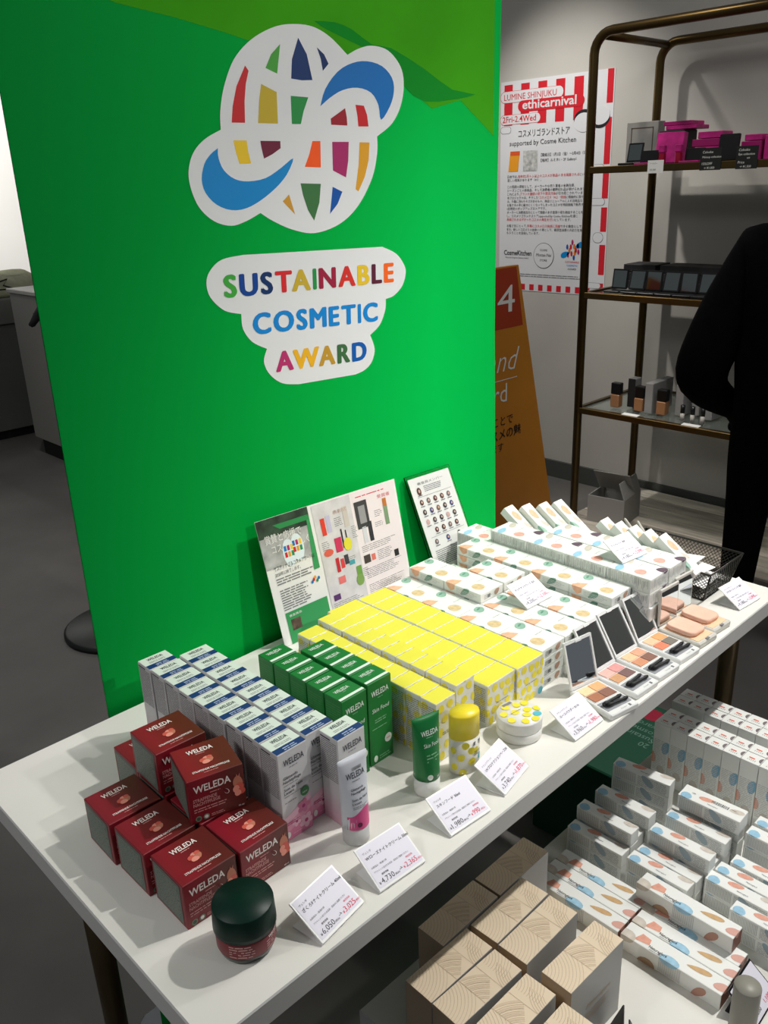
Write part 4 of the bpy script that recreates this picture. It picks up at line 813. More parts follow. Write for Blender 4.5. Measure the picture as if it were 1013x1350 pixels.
def pr_green(b, f):
    wh = MATS['green_box_white']; pg = MATS['green_box_pale']
    b.text(f, 'WELEDA', .002, .084, .0095, wh, 'c', .01, fit=.024, k=1); b.dashes(f, -.004, .080, .008, .083, .002, pg, 2, .5); b.text(f, 'Skin Food', .003, .069, .0075, wh, 'c', 0, fit=.022, k=1)
    b.dashes(f, -.006, .048, .012, .062, .0042, pg, 4, .4); b.poly(f, ell(-.004, .030, .0036, .0036, 12), wh, 1); b.text(f, '30 ml', .010, .0265, .0038, wh, 'c', k=1)
squeeze('green_tube', .632, .6045, R(-14), .039, .0160, .0235, .108, M('tube_green', (18, 112, 54), .35), M('cap_white', (222, 224, 220), .35), 'green skin cream tube standing on its white cap', pr_green)
# yellow capped oval bottle
e = bpy.data.objects.new('dotted_bottle', None); COL.objects.link(e); e.location = (.697, .600, .72); e.rotation_euler = (0, 0, R(-20)); tag(e, 'white dotted bottle with a large yellow cap', 'bottle')
sy_ = .72; rb = .0205
b = MB(); b.lathe([(rb*.95, 0), (rb, .0015), (rb, .0505)], M('bottle_white', (226, 224, 214), .35), 40, sy=sy_); part('bottle_body', b.mesh('bottle_body'), e)
b = MB(); b.lathe([(rb, .0508), (rb*1.0, .082), (rb*.96, .085), (.0, .0856)], M('cap_yellow', (238, 216, 48), .35), 40, sy=sy_, cap1=False); part('cap', b.mesh('cap'), e)
class OF(Frame):
    def __init__(s): s.lift = .0004
    def p(s, a, z, k=1.): return Vector(((rb+s.lift*k)*math.sin(a/rb), -(rb*sy_+s.lift*k)*math.cos(a/rb), z))
f = OF(); b = MB()
for i, (a, z, m) in enumerate(((-.022, .012, YD), (-.010, .004, YD), (-.012, .026, YD), (.003, .018, YD), (-.024, .036, YD), (-.006, .043, YD), (.014, .007, YD), (.020, .020, BD), (.010, .032, YD), (.022, .041, YD), (.002, .034, YD))):
    b.cpoly(f, ell(a, z, .0052, .0052, 14, .05, 0, i), (-.05, .001, .05, .050), m)
b.rect(f, .0045, .040, .0185, .0455, GREYP, 2); b.text(f, 'TESTER', .0115, .0415, .003, WHITE, 'c', k=3); b.dashes(f, .006, .024, .02, .033, .0026, GREYP, 4, .4, k=2); part('dots', b.mesh('dots'), e)
# round dotted powder pot
e = bpy.data.objects.new('powder_pot', None); COL.objects.link(e); e.location = (.8035, .5945, .72); tag(e, 'round white powder pot with yellow dots and one blue dot on its lid', 'powder pot'); rp = .0305
b = MB(); b.lathe([(rp*.96, 0), (rp, .002), (rp, .0145)], M('pot_white', (226, 226, 222), .3), 48); part('pot_base', b.mesh('pot_base'), e)
b = MB(); b.lathe([(rp*1.0, .0152), (rp*1.005, .0165), (rp*1.005, .0295), (rp*.985, .0312), (.0, .0314)], MATS['pot_white'], 48, cap1=False); part('lid', b.mesh('lid'), e)
f = Frame((0, 0, .0315), (math.cos(R(-6)), math.sin(R(-6)), 0), (-math.sin(R(-6)), math.cos(R(-6)), 0)); b = MB()
for i, (x, y, m) in enumerate(((-.021, -.006, YD), (-.019, .010, YD), (-.008, -.019, YD), (.006, -.0235, YD), (-.004, .004, YD), (-.006, .020, YD), (.010, .015, YD), (.013, -.002, YD), (.0215, .011, YD), (.004, -.010, YD), (.0255, -.008, YD), (.0165, -.017, BD))):
    pts = [(px, py) if math.hypot(px, py) < rp*.98 else (px*rp*.98/math.hypot(px, py), py*rp*.98/math.hypot(px, py)) for px, py in ell(x, y, .0056, .0056, 16, .05, 0, i)]; b.poly(f, pts, m, 1.5)
b.dashes(f, -.012, .002, .012, .006, .0022, GREYP, 6, .4, k=2.5); b.rect(f, -.007, .022, .009, .0265, GREYP, 2); part('lid_dots', b.mesh('lid_dots'), e)
# ------------------------------------------------------------------ eye shadow palettes with mirror lids
PAL = M('palette_white_plastic', (228, 229, 228), .3); MIRROR = M('mirror', (222, 228, 232), .02, metal=1.); WELL = M('palette_well', (150, 152, 158), .4); APP = M('applicator_black', (14, 15, 18), .6)
def palette(x, y, rz, lid_deg, cs, label, lidh=.071):
    e = bpy.data.objects.new('eyeshadow_palette', None); COL.objects.link(e); e.location = (x, y, .72); e.rotation_euler = (0, 0, rz); tag(e, label, 'palette', None)
    w_, d_, h_ = .0555, .078, .0095
    b = MB(); b.box(-w_/2, -d_/2, .0003, w_/2, d_/2, h_, PAL, .0015); part('case', b.mesh('case'), e)
    b = MB(); b.box(-w_/2+.004, -.006, h_+.0001, w_/2-.004, d_/2-.006, h_+.0006, PAL); b.box(-w_/2+.004, -.0295, h_+.0001, w_/2-.004, -.0085, h_+.0005, WELL); fr_ = part('pan_frame', b.mesh('pan_frame'), e)
    for i, c in enumerate(cs):
        cx = -w_/2+.0055+(i % 2)*.0228; cy = .0145-(i//2)*.0190
        b = MB(); b.box(cx, cy, h_+.0007, cx+.0218, cy+.0178, h_+.0017, M('shadow_%d_%d_%d' % c, c, .75, noise=.06, scale=200, bump=.2), .0004); part('shadow_pan', b.mesh('shadow_pan'), e)
    for j, (ax, ay, rr) in enumerate(((-.002, -.0165, R(4)), (.001, -.0235, R(-4)))):
        b = MB(); P = [(-.019, 0, 0), (-.013, 0, 0), (-.008, 0, 0), (.010, 0, 0), (.014, 0, 0), (.019, 0, 0)]; b.tube(P, [.0026, .0033, .0022, .0020, .0030, .0018], APP, 10); part('applicator', b.mesh('applicator'), e, (ax, ay, h_+.0042), (0, 0, rr))
    b = MB(); f = Frame((-w_/2, -d_/2, h_), (1, 0, 0), (0, 1, 0)); b.text(f, 'Naturaglacé', w_*.42, .0035, .0026, GREYP, 'l', k=1); b.box(w_*.22, -d_/2+.002, h_+.0001, w_*.22+.003, -d_/2+.0065, h_+.0006, GREYP); part('case_print', b.mesh('case_print'), e)
    b = MB(); t_ = .0035; fr0 = .004
    b.box(-w_/2, 0, 0, w_/2, t_, fr0, PAL); b.box(-w_/2, 0, lidh-fr0, w_/2, t_, lidh, PAL); b.box(-w_/2, 0, fr0, -w_/2+.003, t_, lidh-fr0, PAL); b.box(w_/2-.003, 0, fr0, w_/2, t_, lidh-fr0, PAL); b.box(-w_/2+.003, t_*.6, fr0, w_/2-.003, t_, lidh-fr0, PAL)
    b.box(-.006, -.0012, lidh-.0045, .006, 0, lidh-.0015, PAL)
    l = part('lid', b.mesh('lid'), e, (0, d_/2-.0035, h_+.0012), (-R(lid_deg), 0, 0))
    b = MB(); b.box(-w_/2+.0032, t_*.35, fr0+.0002, w_/2-.0032, t_*.58, lidh-fr0-.0002, MIRROR); part('mirror', b.mesh('mirror'), l)
palette(.942, .5505, R(-10), 16, ((240, 204, 160), (232, 172, 120), (168, 112, 82), (140, 98, 82)), 'open white eyeshadow palette with gold and brown pans, nearest the powder pot')
palette(1.0065, .556, R(-3), 33, ((226, 178, 168), (214, 150, 146), (200, 152, 112), (122, 92, 90)), 'open white eyeshadow palette with pink and mauve pans')
palette(1.0685, .5555, R(-4), 34, ((238, 190, 150), (214, 160, 130), (204, 142, 108), (134, 96, 82)), 'open white eyeshadow palette with peach and chestnut pans')
palette(1.1335, .5565, R(-4), 29, ((242, 186, 150), (234, 158, 104), (214, 128, 96), (122, 116, 106)), 'open white eyeshadow palette with orange and grey pans, next to the powder compacts')
# powder compacts with sponge
PC = M('powder_case_beige', (206, 204, 196), .35); SPG = M('powder_sponge', (232, 186, 164), .9, noise=.05, scale=60); PWD = M('pressed_powder', (236, 196, 160), .8)
for x, y, lab in ((1.1935, .5565, 'beige powder compact with a peach sponge, beside the orange-grey palette'), (1.249, .560, 'beige powder compact with a peach sponge, beside the wire basket')):
    e = bpy.data.objects.new('powder_compact', None); COL.objects.link(e); e.location = (x, y, .72); e.rotation_euler = (0, 0, R(-4)); tag(e, lab, 'compact')
    b = MB(); b.box(-.0265, -.0385, .0003, .0265, .0375, .011, PC, .002); part('case', b.mesh('case'), e)
    b = MB(); b.box(-.0215, -.0330, .0111, .0215, .0300, .0117, PWD); part('powder', b.mesh('powder'), e)
    rings = []
    for z, k in ((.0118, .9), (.0135, 1.), (.0180, 1.), (.0200, .93)):
        rings.append([(math.copysign(abs(math.cos(a))**.42, math.cos(a))*.0205*k, .003+math.copysign(abs(math.sin(a))**.42, math.sin(a))*.0260*k, z) for a in [2*math.pi*i/40 for i in range(40)]])
    b = MB(); b.loft(rings, SPG); part('sponge', b.mesh('sponge'), e)
    b = MB(); b.box(-.004, -.0388, .0112, .004, -.0345, .0125, GREYP, .0004); part('clasp', b.mesh('clasp'), e)
    b = MB(); b.box(-.0265, 0, 0, .0265, .004, .066, PC, .0012); l = part('lid', b.mesh('lid'), e, (0, .0345, .012), (R(-1), 0, 0))
    b = MB(); b.rect(Frame((-.0265, 0, 0), (1, 0, 0), (0, 0, 1)), .003, .004, .050, .061, MIRROR, 1); part('mirror', b.mesh('mirror'), l)
# ------------------------------------------------------------------ wire basket with paper slips
WIRE = M('basket_wire', (52, 50, 46), .4, metal=.6)
e = bpy.data.objects.new('wire_basket', None); COL.objects.link(e); e.location = (1.382, .672, .72); tag(e, 'dark mesh wire basket holding paper slips at the table end', 'basket')
bx0, bx1, by0, by1, H = -.055, .040, -.078, .085, .056; ex = .014
def crn(t): return [(bx0-ex*t, by0-ex*t, .002+H*t), (bx1+ex*t, by0-ex*t, .002+H*t), (bx1+ex*t, by1+ex*t, .002+H*t), (bx0-ex*t, by1+ex*t, .002+H*t)]
b = MB(); b.tube(crn(1.), .0022, WIRE, 8, closed=True); part('rim', b.mesh('rim'), e)
b = MB(); b.tube(crn(0.), .0016, WIRE, 6, closed=True)
A, B_ = crn(0.), crn(1.)
for i in range(4): b.tube([A[i], B_[i]], .0016, WIRE, 6)
part('bottom_frame', b.mesh('bottom_frame'), e)
b = MB()
for i in range(4):
    a0, a1, c0, c1 = map(Vector, (A[i], A[(i+1) % 4], B_[i], B_[(i+1) % 4])); n = 16 if i % 2 == 0 else 26; m_ = 8
    P = lambda s_, t: a0.lerp(a1, s_).lerp(c0.lerp(c1, s_), t)
    for k in range(-m_, n):
        for sg in (1, -1):
            pts = []
            for j in (0, m_):
                s_ = (k+j)/n if sg > 0 else (k+m_-j)/n; pts.append((s_, j/m_))
            (s0, t0), (s1, t1) = pts
            lo, hi = 0., 1.
            ds = s1-s0
            if ds: 
                u0, u1 = sorted(((0-s0)/ds, (1-s0)/ds)); lo, hi = max(lo, u0), min(hi, u1)
            if hi-lo > .02: b.tube([P(s0+ds*lo, t0+(t1-t0)*lo), P(s0+ds*hi, t0+(t1-t0)*hi)], .00055, WIRE, 4, caps=False)
for k in range(1, 16): t = k/16; b.tube([Vector(A[0]).lerp(Vector(A[1]), t), Vector(A[3]).lerp(Vector(A[2]), t)], .0006, WIRE, 4, caps=False)
for k in range(1, 24): t = k/24; b.tube([Vector(A[0]).lerp(Vector(A[3]), t), Vector(A[1]).lerp(Vector(A[2]), t)], .0006, WIRE, 4, caps=False)
o = part('wire_mesh', b.mesh('wire_mesh'), e); o['kind'] = 'stuff'
for i, (x, y, z, rx, ry, rz) in enumerate(((1.374, .655, .732, -2, 4, 5), (1.376, .668, .746, 1, 5, -4), (1.372, .685, .760, 2, 6, 6))):
    b = MB(); n = 8; V = []
    for j in range(n+1):
        for k_ in (0, 1): V.append(((k_-.5)*.075, (j/n-.5)*.10, .006*math.sin(j/n*2.6+i)+.003*k_))
    b.add(V, [(2*j, 2*j+1, 2*j+3, 2*j+2) for j in range(n)], PAPER, True); b.add([(x_, y_, z_-.0006) for x_, y_, z_ in V], [(2*j+2, 2*j+3, 2*j+1, 2*j) for j in range(n)], PAPER, True)
    o = link('paper_slip', b.mesh('paper_slip'), (x, y, z), 0, None, (R(rx), R(ry), R(rz))); tag(o, 'white paper slip curled inside the wire basket', 'paper', 'paper slips in the basket')
# ------------------------------------------------------------------ price cards on slanted stands
CARD = M('card_lilac_white', (226, 224, 236), .5); CST = M('card_stand_white', (238, 238, 238), .3); PRC = M('price_red', (222, 40, 84), .5)
def card(x0, y0, x1, y1, z, brand, title, old, new, label, w_=.066):
    e = bpy.data.objects.new('price_card', None); COL.objects.link(e); e.location = ((x0+x1)/2, (y0+y1)/2, z+.0003); e.rotation_euler = (0, 0, math.atan2(y1-y0, x1-x0)); tag(e, label, 'price card')
    tilt = math.atan2(.026, .043); h_ = .0505
    b = MB(); b.box(-w_/2, 0, 0, w_/2, h_, .0018, CST, .0004); s_ = part('slanted_panel', b.mesh('slanted_panel'), e, (0, .0, .0012), (tilt, 0, 0))
    b = MB(); b.box(-w_/2, .0, 0, w_/2, .040, .0011, CST, .0003); part('base_plate', b.mesh('base_plate'), e)
    b = MB(); f = Frame((-w_/2, 0, .0018), (1, 0, 0), (0, 1, 0), .00025)
    b.rect(f, .0022, .0030, w_-.0022, h_-.0018, CARD, 1)
    b.text(f, brand, .006, .0405, .0030, GREYP, 'l', k=2); b.text(f, title, .006, .0340, .0046, BLACK, 'l', .005, k=2)
    b.text(f, 'お肌悩み・箱潰れ等', .006, .0238, .0024, GREYP, 'l', k=2); b.text(f, 'アウトレット品のため返品　返品はご遠慮ください', .006, .0185, .0024, GREYP, 'l', k=2, fit=.048)
    b.text(f, '通常価格', .0125, .0135, .0024, BLACK, 'l', k=2); b.text(f, '¥', .0045, .0058, .0040, BLACK, 'l', k=2); b.text(f, old, .0080, .0055, .0082, BLACK, 'l', -.005, k=2, fit=.0175); b.text(f, '(税込)', .0262, .0058, .0025, BLACK, 'l', k=2)
    b.text(f, '→', .0335, .0062, .0060, BLACK, 'l', .01, k=2)
    b.text(f, '特別価格', .0475, .0142, .0024, PRC, 'l', k=2); b.text(f, '¥', .0392, .0060, .0040, PRC, 'l', k=2); b.text(f, new, .0425, .0058, .0082, PRC, 'l', .0, k=2, fit=.0160 if len(new) > 3 else .0105); b.text(f, '(税込)', .0592 if len(new) > 3 else .0545, .0062, .0025, PRC, 'l', k=2)
    part('card_print', b.mesh('card_print'), s_)
card(.389, .520, .457, .530, .72, 'ヴェレダ', 'ざくろFナイトクリーム 40ml', '6,050', '3,025', 'white price card reading 6,050 to 3,025 beside the dark green jar')
card(.475, .527, .543, .523, .72, 'ヴェレダ', 'Wローズナイトクリーム 30ml', '4,730', '2,365', 'white price card reading 4,730 to 2,365 before the silver tube')
card(.589, .528, .656, .523, .72, 'ヴェレダ', 'スキンフード 30ml', '1,980', '990', 'white price card reading 1,980 to 990 before the green tube')
card(.687, .527, .752, .540, .72, 'ナチュラグラッセ', 'UVプロテクションベースN', '3,740', '1,870', 'white price card reading 3,740 to 1,870 before the dotted bottle')
card(.836, .527, .902, .526, .72, 'ナチュラグラッセ', 'ルースパウダー 01 N', '3,960', '1,980', 'white price card reading 3,960 to 1,980 between powder pot and palettes')
card(1.332, .532, 1.396, .526, .72, 'ナチュラグラッセ', 'パウダーファンデ 各種', '4,180', '2,090', 'white price card before the wire basket at the table end')
card(.998, .727, 1.061, .726, .784, 'ナチュラグラッセ', 'タッチオンカラーズ 各種', '4,200', '2,100', 'white price card standing on the flat palette cartons')
card(1.176, .667, 1.237, .660, .8198, 'ナチュラグラッセ', 'アイパレット 各種', '4,180', '2,090', 'white price card standing on the thick cartons with plum blots')

# ------------------------------------------------------------------ goods on the low table (top at z = .40)
ZL = .40
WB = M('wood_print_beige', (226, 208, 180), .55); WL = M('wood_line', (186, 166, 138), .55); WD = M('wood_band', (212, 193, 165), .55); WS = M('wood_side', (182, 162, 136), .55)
def p_wood(b, F, w_, d_, h_):
    f = F['top']; B4 = (.0006, .0006, w_-.0006, d_-.0006)
    def arcs(cx, cy, r0, r1, n, a0, a1, m, wd, bx):
        for i in range(n):
            r_ = r0+(r1-r0)*i/max(1, n-1); A_ = [R(a0+(a1-a0)*k/14) for k in range(15)]
            for k in range(14):
                q = [(cx+rr*math.cos(a), cy+rr*math.sin(a)) for rr, a in ((r_, A_[k]), (r_+wd, A_[k]), (r_+wd, A_[k+1]), (r_, A_[k+1]))]; b.cpoly(f, q, bx, m, 1.)
    arcs(-.004, d_+.012, .012, .062, 13, -92, 0, WL, .0004, (.0006, .0006, .045, d_-.0006))
    arcs(.030, -.018, .030, .060, 5, 40, 110, WD, .0035, (.045, .0006, .075, d_-.0006)); arcs(.030, -.018, .030, .060, 12, 40, 110, WL, .0005, (.045, .0006, .075, d_-.0006))
    arcs(.115, d_*.5-.03, .024, .040, 6, 90, 180, WL, .0006, (.075, .0006, .098, d_-.0006)); arcs(.085, d_+.01, .01, .045, 10, -90, 0, WL, .0005, (.075, .0006, w_-.0006, d_-.0006))
    b.rect(f, .0445, .0006, .0450, d_-.0006, WL, 1.2); b.rect(f, .0748, .0006, .0753, d_-.0006, WL, 1.2)
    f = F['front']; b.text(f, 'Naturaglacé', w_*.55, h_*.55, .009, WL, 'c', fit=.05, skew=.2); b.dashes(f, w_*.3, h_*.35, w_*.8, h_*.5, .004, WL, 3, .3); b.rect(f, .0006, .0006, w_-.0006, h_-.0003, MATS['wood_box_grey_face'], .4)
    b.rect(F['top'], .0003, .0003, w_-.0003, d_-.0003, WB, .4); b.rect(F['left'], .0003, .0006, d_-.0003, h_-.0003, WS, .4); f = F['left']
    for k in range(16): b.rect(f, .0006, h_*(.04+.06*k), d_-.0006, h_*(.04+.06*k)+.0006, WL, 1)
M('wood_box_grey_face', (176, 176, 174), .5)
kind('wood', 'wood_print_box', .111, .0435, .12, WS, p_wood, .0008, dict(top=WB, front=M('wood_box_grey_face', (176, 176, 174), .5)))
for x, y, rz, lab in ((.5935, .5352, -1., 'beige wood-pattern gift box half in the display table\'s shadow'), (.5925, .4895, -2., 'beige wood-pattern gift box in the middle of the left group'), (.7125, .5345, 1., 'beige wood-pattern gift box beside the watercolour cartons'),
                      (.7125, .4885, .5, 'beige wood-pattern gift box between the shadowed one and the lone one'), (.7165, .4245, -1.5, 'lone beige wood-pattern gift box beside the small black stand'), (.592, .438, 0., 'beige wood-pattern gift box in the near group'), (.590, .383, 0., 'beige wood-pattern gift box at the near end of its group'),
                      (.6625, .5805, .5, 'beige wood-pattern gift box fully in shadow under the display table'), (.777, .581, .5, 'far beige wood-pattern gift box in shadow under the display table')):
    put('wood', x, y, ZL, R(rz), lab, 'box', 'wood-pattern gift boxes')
# long watercolour cartons lying on their sides, reading toward -y
CT = M('blot_terracotta', (222, 160, 138), .55, noise=.1, scale=120); CBR = M('blot_caramel', (200, 164, 116), .55, noise=.1, scale=120); END = M('carton_end_brown', (138, 92, 78), .55); LBL = M('blot_sky', (156, 198, 220), .55, noise=.12, scale=120)
def p_long(b, F, w_, d_, h_):
    wrap(b, F, w_, d_, h_, [(.020, .122), (.004, .128), (.008, .106), (.018, .108)], CT); wrap(b, F, w_, d_, h_, ell(.002, .074, .0095, .014, 16, .04, .1, 2), LBL); wrap(b, F, w_, d_, h_, drop(.017, .038, .034, .011, 1.75), CBR); wrap(b, F, w_, d_, h_, ell(.012, .004, .007, .011, 14, .06, .2, 5), M('blot_rose', (214, 164, 150), .55)); wrap(b, F, w_, d_, h_, ell(.002, .140, .011, .016, 14, .05, .2, 8), B_S)
    wrap(b, F, w_, d_, h_, ell(-.026, .105, .010, .014, 14, .05, .2, 3), M('blot_umber', (172, 142, 116), .55)); wrap(b, F, w_, d_, h_, drop(-.018, .030, .028, .014, 2.4), M('blot_clay', (190, 142, 124), .55))
    tf = Frame((-w_/2, d_/2, h_), (0, -1, 0), (1, 0, 0)); b.text(tf, 'Naturaglacé', .040, .0045, .0068, BLACK, 'l', .01, fit=.026); b.dashes(tf, .042, .001, .066, .0035, .0018, GREYP, 2, .4)
    x = d_*.40
    while x < d_*.62: b.rect(F['left'], x, h_*.1, x+.0006, h_*.95, FINE, .6); x += .0018
    b.rect(F['front'], .0008, .0008, w_-.0008, h_-.0008, END, .5)
kind('long', 'watercolour_long_carton', .0285, .1455, .0265, W1, p_long, .0007)
for i in range(3): put('long', .8715+.0292*i, .5285+jit(.0005), ZL, 0, 'long blotted white carton half in shadow, %s from the gift boxes' % ORD[i], 'box', 'long cartons, partly in shadow')
for i in range(3): put('long', .8735+.0296*i, .3795+jit(.001)+(0, .001, .003)[i], ZL, R(jit(.5)), 'long blotted white carton by the grey tester, %s from the gift boxes' % ORD[i], 'box', 'long cartons by the grey tester')
put('long', .9445, .3985, ZL+.0272, R(-.8), 'long white carton with blots lying on top of the others', 'box')
# small cartons lying in stepped piles
SB = M('blot_sky_small', (150, 194, 218), .55, noise=.1, scale=150); SD = M('blot_steel', (150, 174, 188), .55)
def p_small(b, F, w_, d_, h_):
    wrap(b, F, w_, d_, h_, ell(.006, d_-.011, .0075, .009, 14, .07, .3, 1), SB); wrap(b, F, w_, d_, h_, ell(.016, d_*.60, .005, .0115, 14, .06, .25, 2), CT); wrap(b, F, w_, d_, h_, ell(-.010, d_*.38, .0060, .0135, 14, .06, -.7, 3), SD); wrap(b, F, w_, d_, h_, ell(.019, .012, .005, .012, 14, .05, .2, 4), B_S)
    tf = Frame((-w_/2, d_/2, h_), (0, -1, 0), (1, 0, 0)); b.text(tf, 'Naturaglacé', .045, .006, .0036, GREYP, 'l', .01, fit=.016)
    f = F['left']; x = d_*.04
    while x < d_*.42: b.rect(f, x, h_*.12, x+.0007, h_*.88, FINE, .8); x += .0021
    b.dashes(f, d_*.45, h_*.1, d_*.96, h_*.9, .0024, FINE, 5, .4, ragged=.05)
kind('small', 'small_white_carton', .0225, .098, .0240, W1, p_small, .0006)
PG = (('in the shadow-edge pile', 'small cartons at the shadow edge'), ('in the tallest shadowed pile', 'small cartons by the tall ones'), ('in the middle pile', 'small cartons in the middle'),
      ('under the barcoded carton', 'small cartons under the barcoded one'), ('at the low table front', 'small cartons at the front'), ('in the aisle-side pile', 'small cartons toward the aisle'))
cnt = {}
for x, y, n_, rz, gi in [(0.9785, 0.5665, 2, 0, 0), (1.0035, 0.5665, 3, 0, 0), (1.0285, 0.57, 2, 0, 0), (1.0545, 0.566, 3, 0, 0), (1.1125, 0.5685, 4, 6, 1), (0.9815, 0.462, 2, 0, 2), (1.006, 0.46, 2, 0, 2), (1.0325, 0.455, 3, 0, 2), (1.0565, 0.4575, 2, 0, 2), (1.0805, 0.4545, 3, 0, 2), (1.123, 0.453, 3, 0, 3), (0.9925, 0.306, 2, 0, 4), (1.0235, 0.358, 2, 0, 5), (1.049, 0.355, 2, 0, 5), (1.079, 0.345, 2, 0, 5), (1.126, 0.346, 3, 0, 5), (1.156, 0.346, 3, 0, 5)]:
    cnt[gi] = cnt.get(gi, -1)+1; where, grp = PG[gi]; many = gi in (0, 2, 5)
    for k in range(n_):
        put('small', x, y+jit(.0006), ZL+.0245*k, R(rz+jit(.5)), 'small blotted carton %s%s, %s from its top' % (where, (' %s from the gift boxes' % ORD[cnt[gi]] if many else ''), ORD[n_-1-k]), 'box', grp)
def p_bar(b, F, w_, d_, h_):
    p_small(b, F, w_, d_, h_); tf = Frame((-w_/2, d_/2, h_), (0, -1, 0), (1, 0, 0)); rg = random.Random(4); x = .048
    while x < .074: wd = rg.choice((.0005, .0008, .0012)); b.rect(tf, x, .014, x+wd, .021, BLACK, 2); x += wd+rg.choice((.0006, .0010))
    b.text(tf, '100-', .016, .016, .004, BLACK, 'l', k=2); b.rect(tf, .078, .018, .086, .0188, BLACK, 2)
kind('bar', 'barcoded_carton', .0325, .099, .0250, W1, p_bar, .0006)
put('bar', 1.1135, .4495, ZL+.0742, R(2), 'white carton with a printed barcode lying on top of the small cartons', 'box')
# tall cartons standing in rows
def p_tall(b, F, w_, d_, h_):
    b.rect(F['top'], .0003, .0003, w_-.0003, d_-.0003, W1, .4); b.rect(F['left'], .0003, .0006, d_-.0003, h_-.0003, W1, .4)
    f = F['left']; b.cpoly(f, ell(d_*.80, h_*.62, .0072, .0135, 16, .05, -.15, 2), (0, 0, d_, h_), M('blot_tall_blue', (120, 172, 200), .55), 1); b.cpoly(f, ell(d_*.05, h_*.40, .006, .011, 14, .06, .1, 5), (0, 0, d_, h_), CT, 1); b.cpoly(f, ell(d_*.6, h_*.22, .007, .009, 14, .06, .1, 7), (0, 0, d_, h_), B_S, 1)
    b.dashes(f, d_*.08, h_*.18, d_*.92, h_*.74, .0034, FINE2, 4, .4, ragged=.05); f = F['top']; b.rect(f, w_*.42, d_*.40, w_*.54, d_*.72, M('tall_red_mark', (222, 110, 90), .55), 1); b.dashes(f, w_*.2, d_*.3, w_*.36, d_*.8, .003, FINE, 6, .4)
    b.cpoly(f, ell(w_*.55, 0., .0075, .0055, 14), (0.0006, 0.0006, w_, d_), M('tab_hole_dark', (120, 110, 112), .6), 1)
kind('tall', 'tall_white_carton', .0268, .0300, .1195, W1, p_tall, .0006)
for r_, x in enumerate((1.2345, 1.2625, 1.3135, 1.3415)):
    for i in range(9):
        y = .5955-.0308*i+(0 if r_ < 2 else .0095)-(.0305 if r_ > 1 else 0)*0
        put('tall', x, y, ZL, R(jit(.6)), 'tall white blue-blotted carton in the %s row, %s from the display table' % (ORD[r_], ORD[i]), 'box', 'tall cartons, %s double row' % ('nearer' if r_ < 2 else 'farther'))
# grey tester tube and its black edged card, small black stand
b = MB(); b.lathe([(.0150, 0), (.0160, .002), (.0160, .095), (.0155, .0965), (.0, .0967)], M('tester_grey', (142, 140, 130), .45), 32, cap1=False)
o = link('grey_tester', b.mesh('grey_tester'), (.835, .268, ZL)); tag(o, 'grey cylindrical tester standing before the long cartons', 'tester')
b = MB(); b.lathe([(.0163, .030), (.0163, .031)], GREYP, 32, cap0=False, cap1=False); part('cap_seam', b.mesh('cap_seam'), o)
e = bpy.data.objects.new('black_edged_card', None); COL.objects.link(e); e.location = (.900, .262, ZL); e.rotation_euler = (0, 0, R(2)); tag(e, 'price card with black frame beside the grey tester', 'price card')
b = MB(); b.box(-.034, 0, 0, .034, .052, .002, BLK, .0004); s_ = part('slanted_panel', b.mesh('slanted_panel'), e, (0, 0, .0015), (R(38), 0, 0))
f = Frame((-.034, 0, .002), (1, 0, 0), (0, 1, 0)); b = MB(); b.rect(f, .002, .002, .066, .0495, CARD, 1); b.text(f, 'ネイル 各種', .008, .036, .005, BLACK, 'l', k=2); b.text(f, '2,200', .010, .007, .008, BLACK, 'l', k=2); b.text(f, '1,100', .040, .007, .008, PRC, 'l', k=2); part('card_print', b.mesh('card_print'), s_)
b = MB(); b.box(-.034, 0, 0, .034, .04, .0014, BLK); part('base_plate', b.mesh('base_plate'), e)
e = bpy.data.objects.new('black_tag_holder', None); COL.objects.link(e); e.location = (.722, .335, ZL); tag(e, 'small folded black tag holder beside the lone gift box', 'tag holder')
b = MB(); b.box(-.025, 0, 0, .03, .002, .046, BLK, .0004); part('front_leaf', b.mesh('front_leaf'), e, (0, .0, .0), (R(-25), 0, R(30)))
b = MB(); b.box(-.025, 0, 0, .03, .002, .046, BLK, .0004); part('back_leaf', b.mesh('back_leaf'), e, (-.006, .045, .0), (R(20), 0, R(30)))
# green award board lying under the display table
e = bpy.data.objects.new('green_award_box', None); COL.objects.link(e); e.location = (1.51, .855, 0); tag(e, 'dark green award box with upside-down lettering stored under the display table', 'box')
b = MB(); b.box(-.15, -.113, .0, .15, .108, .24, M('award_box_green', (14, 66, 46), .5), .003); part('box_body', b.mesh('box_body'), e)
f = Frame((.15, -.113, .24), (0, 1, 0), (-1, 0, 0)); b = MB(); PT = M('award_box_text', (96, 128, 114), .5)
for t, y in (('20', .150), ('Sustainable', .126), ('Cosmetic', .102), ('Award', .078)): b.text(f, t, .02, y, .024, PT, 'l', k=1.5)
b.poly(f, ell(.075, .042, .032, .024, 20), M('award_box_red', (140, 20, 48), .5), 1); part('lettering', b.mesh('lettering'), e)
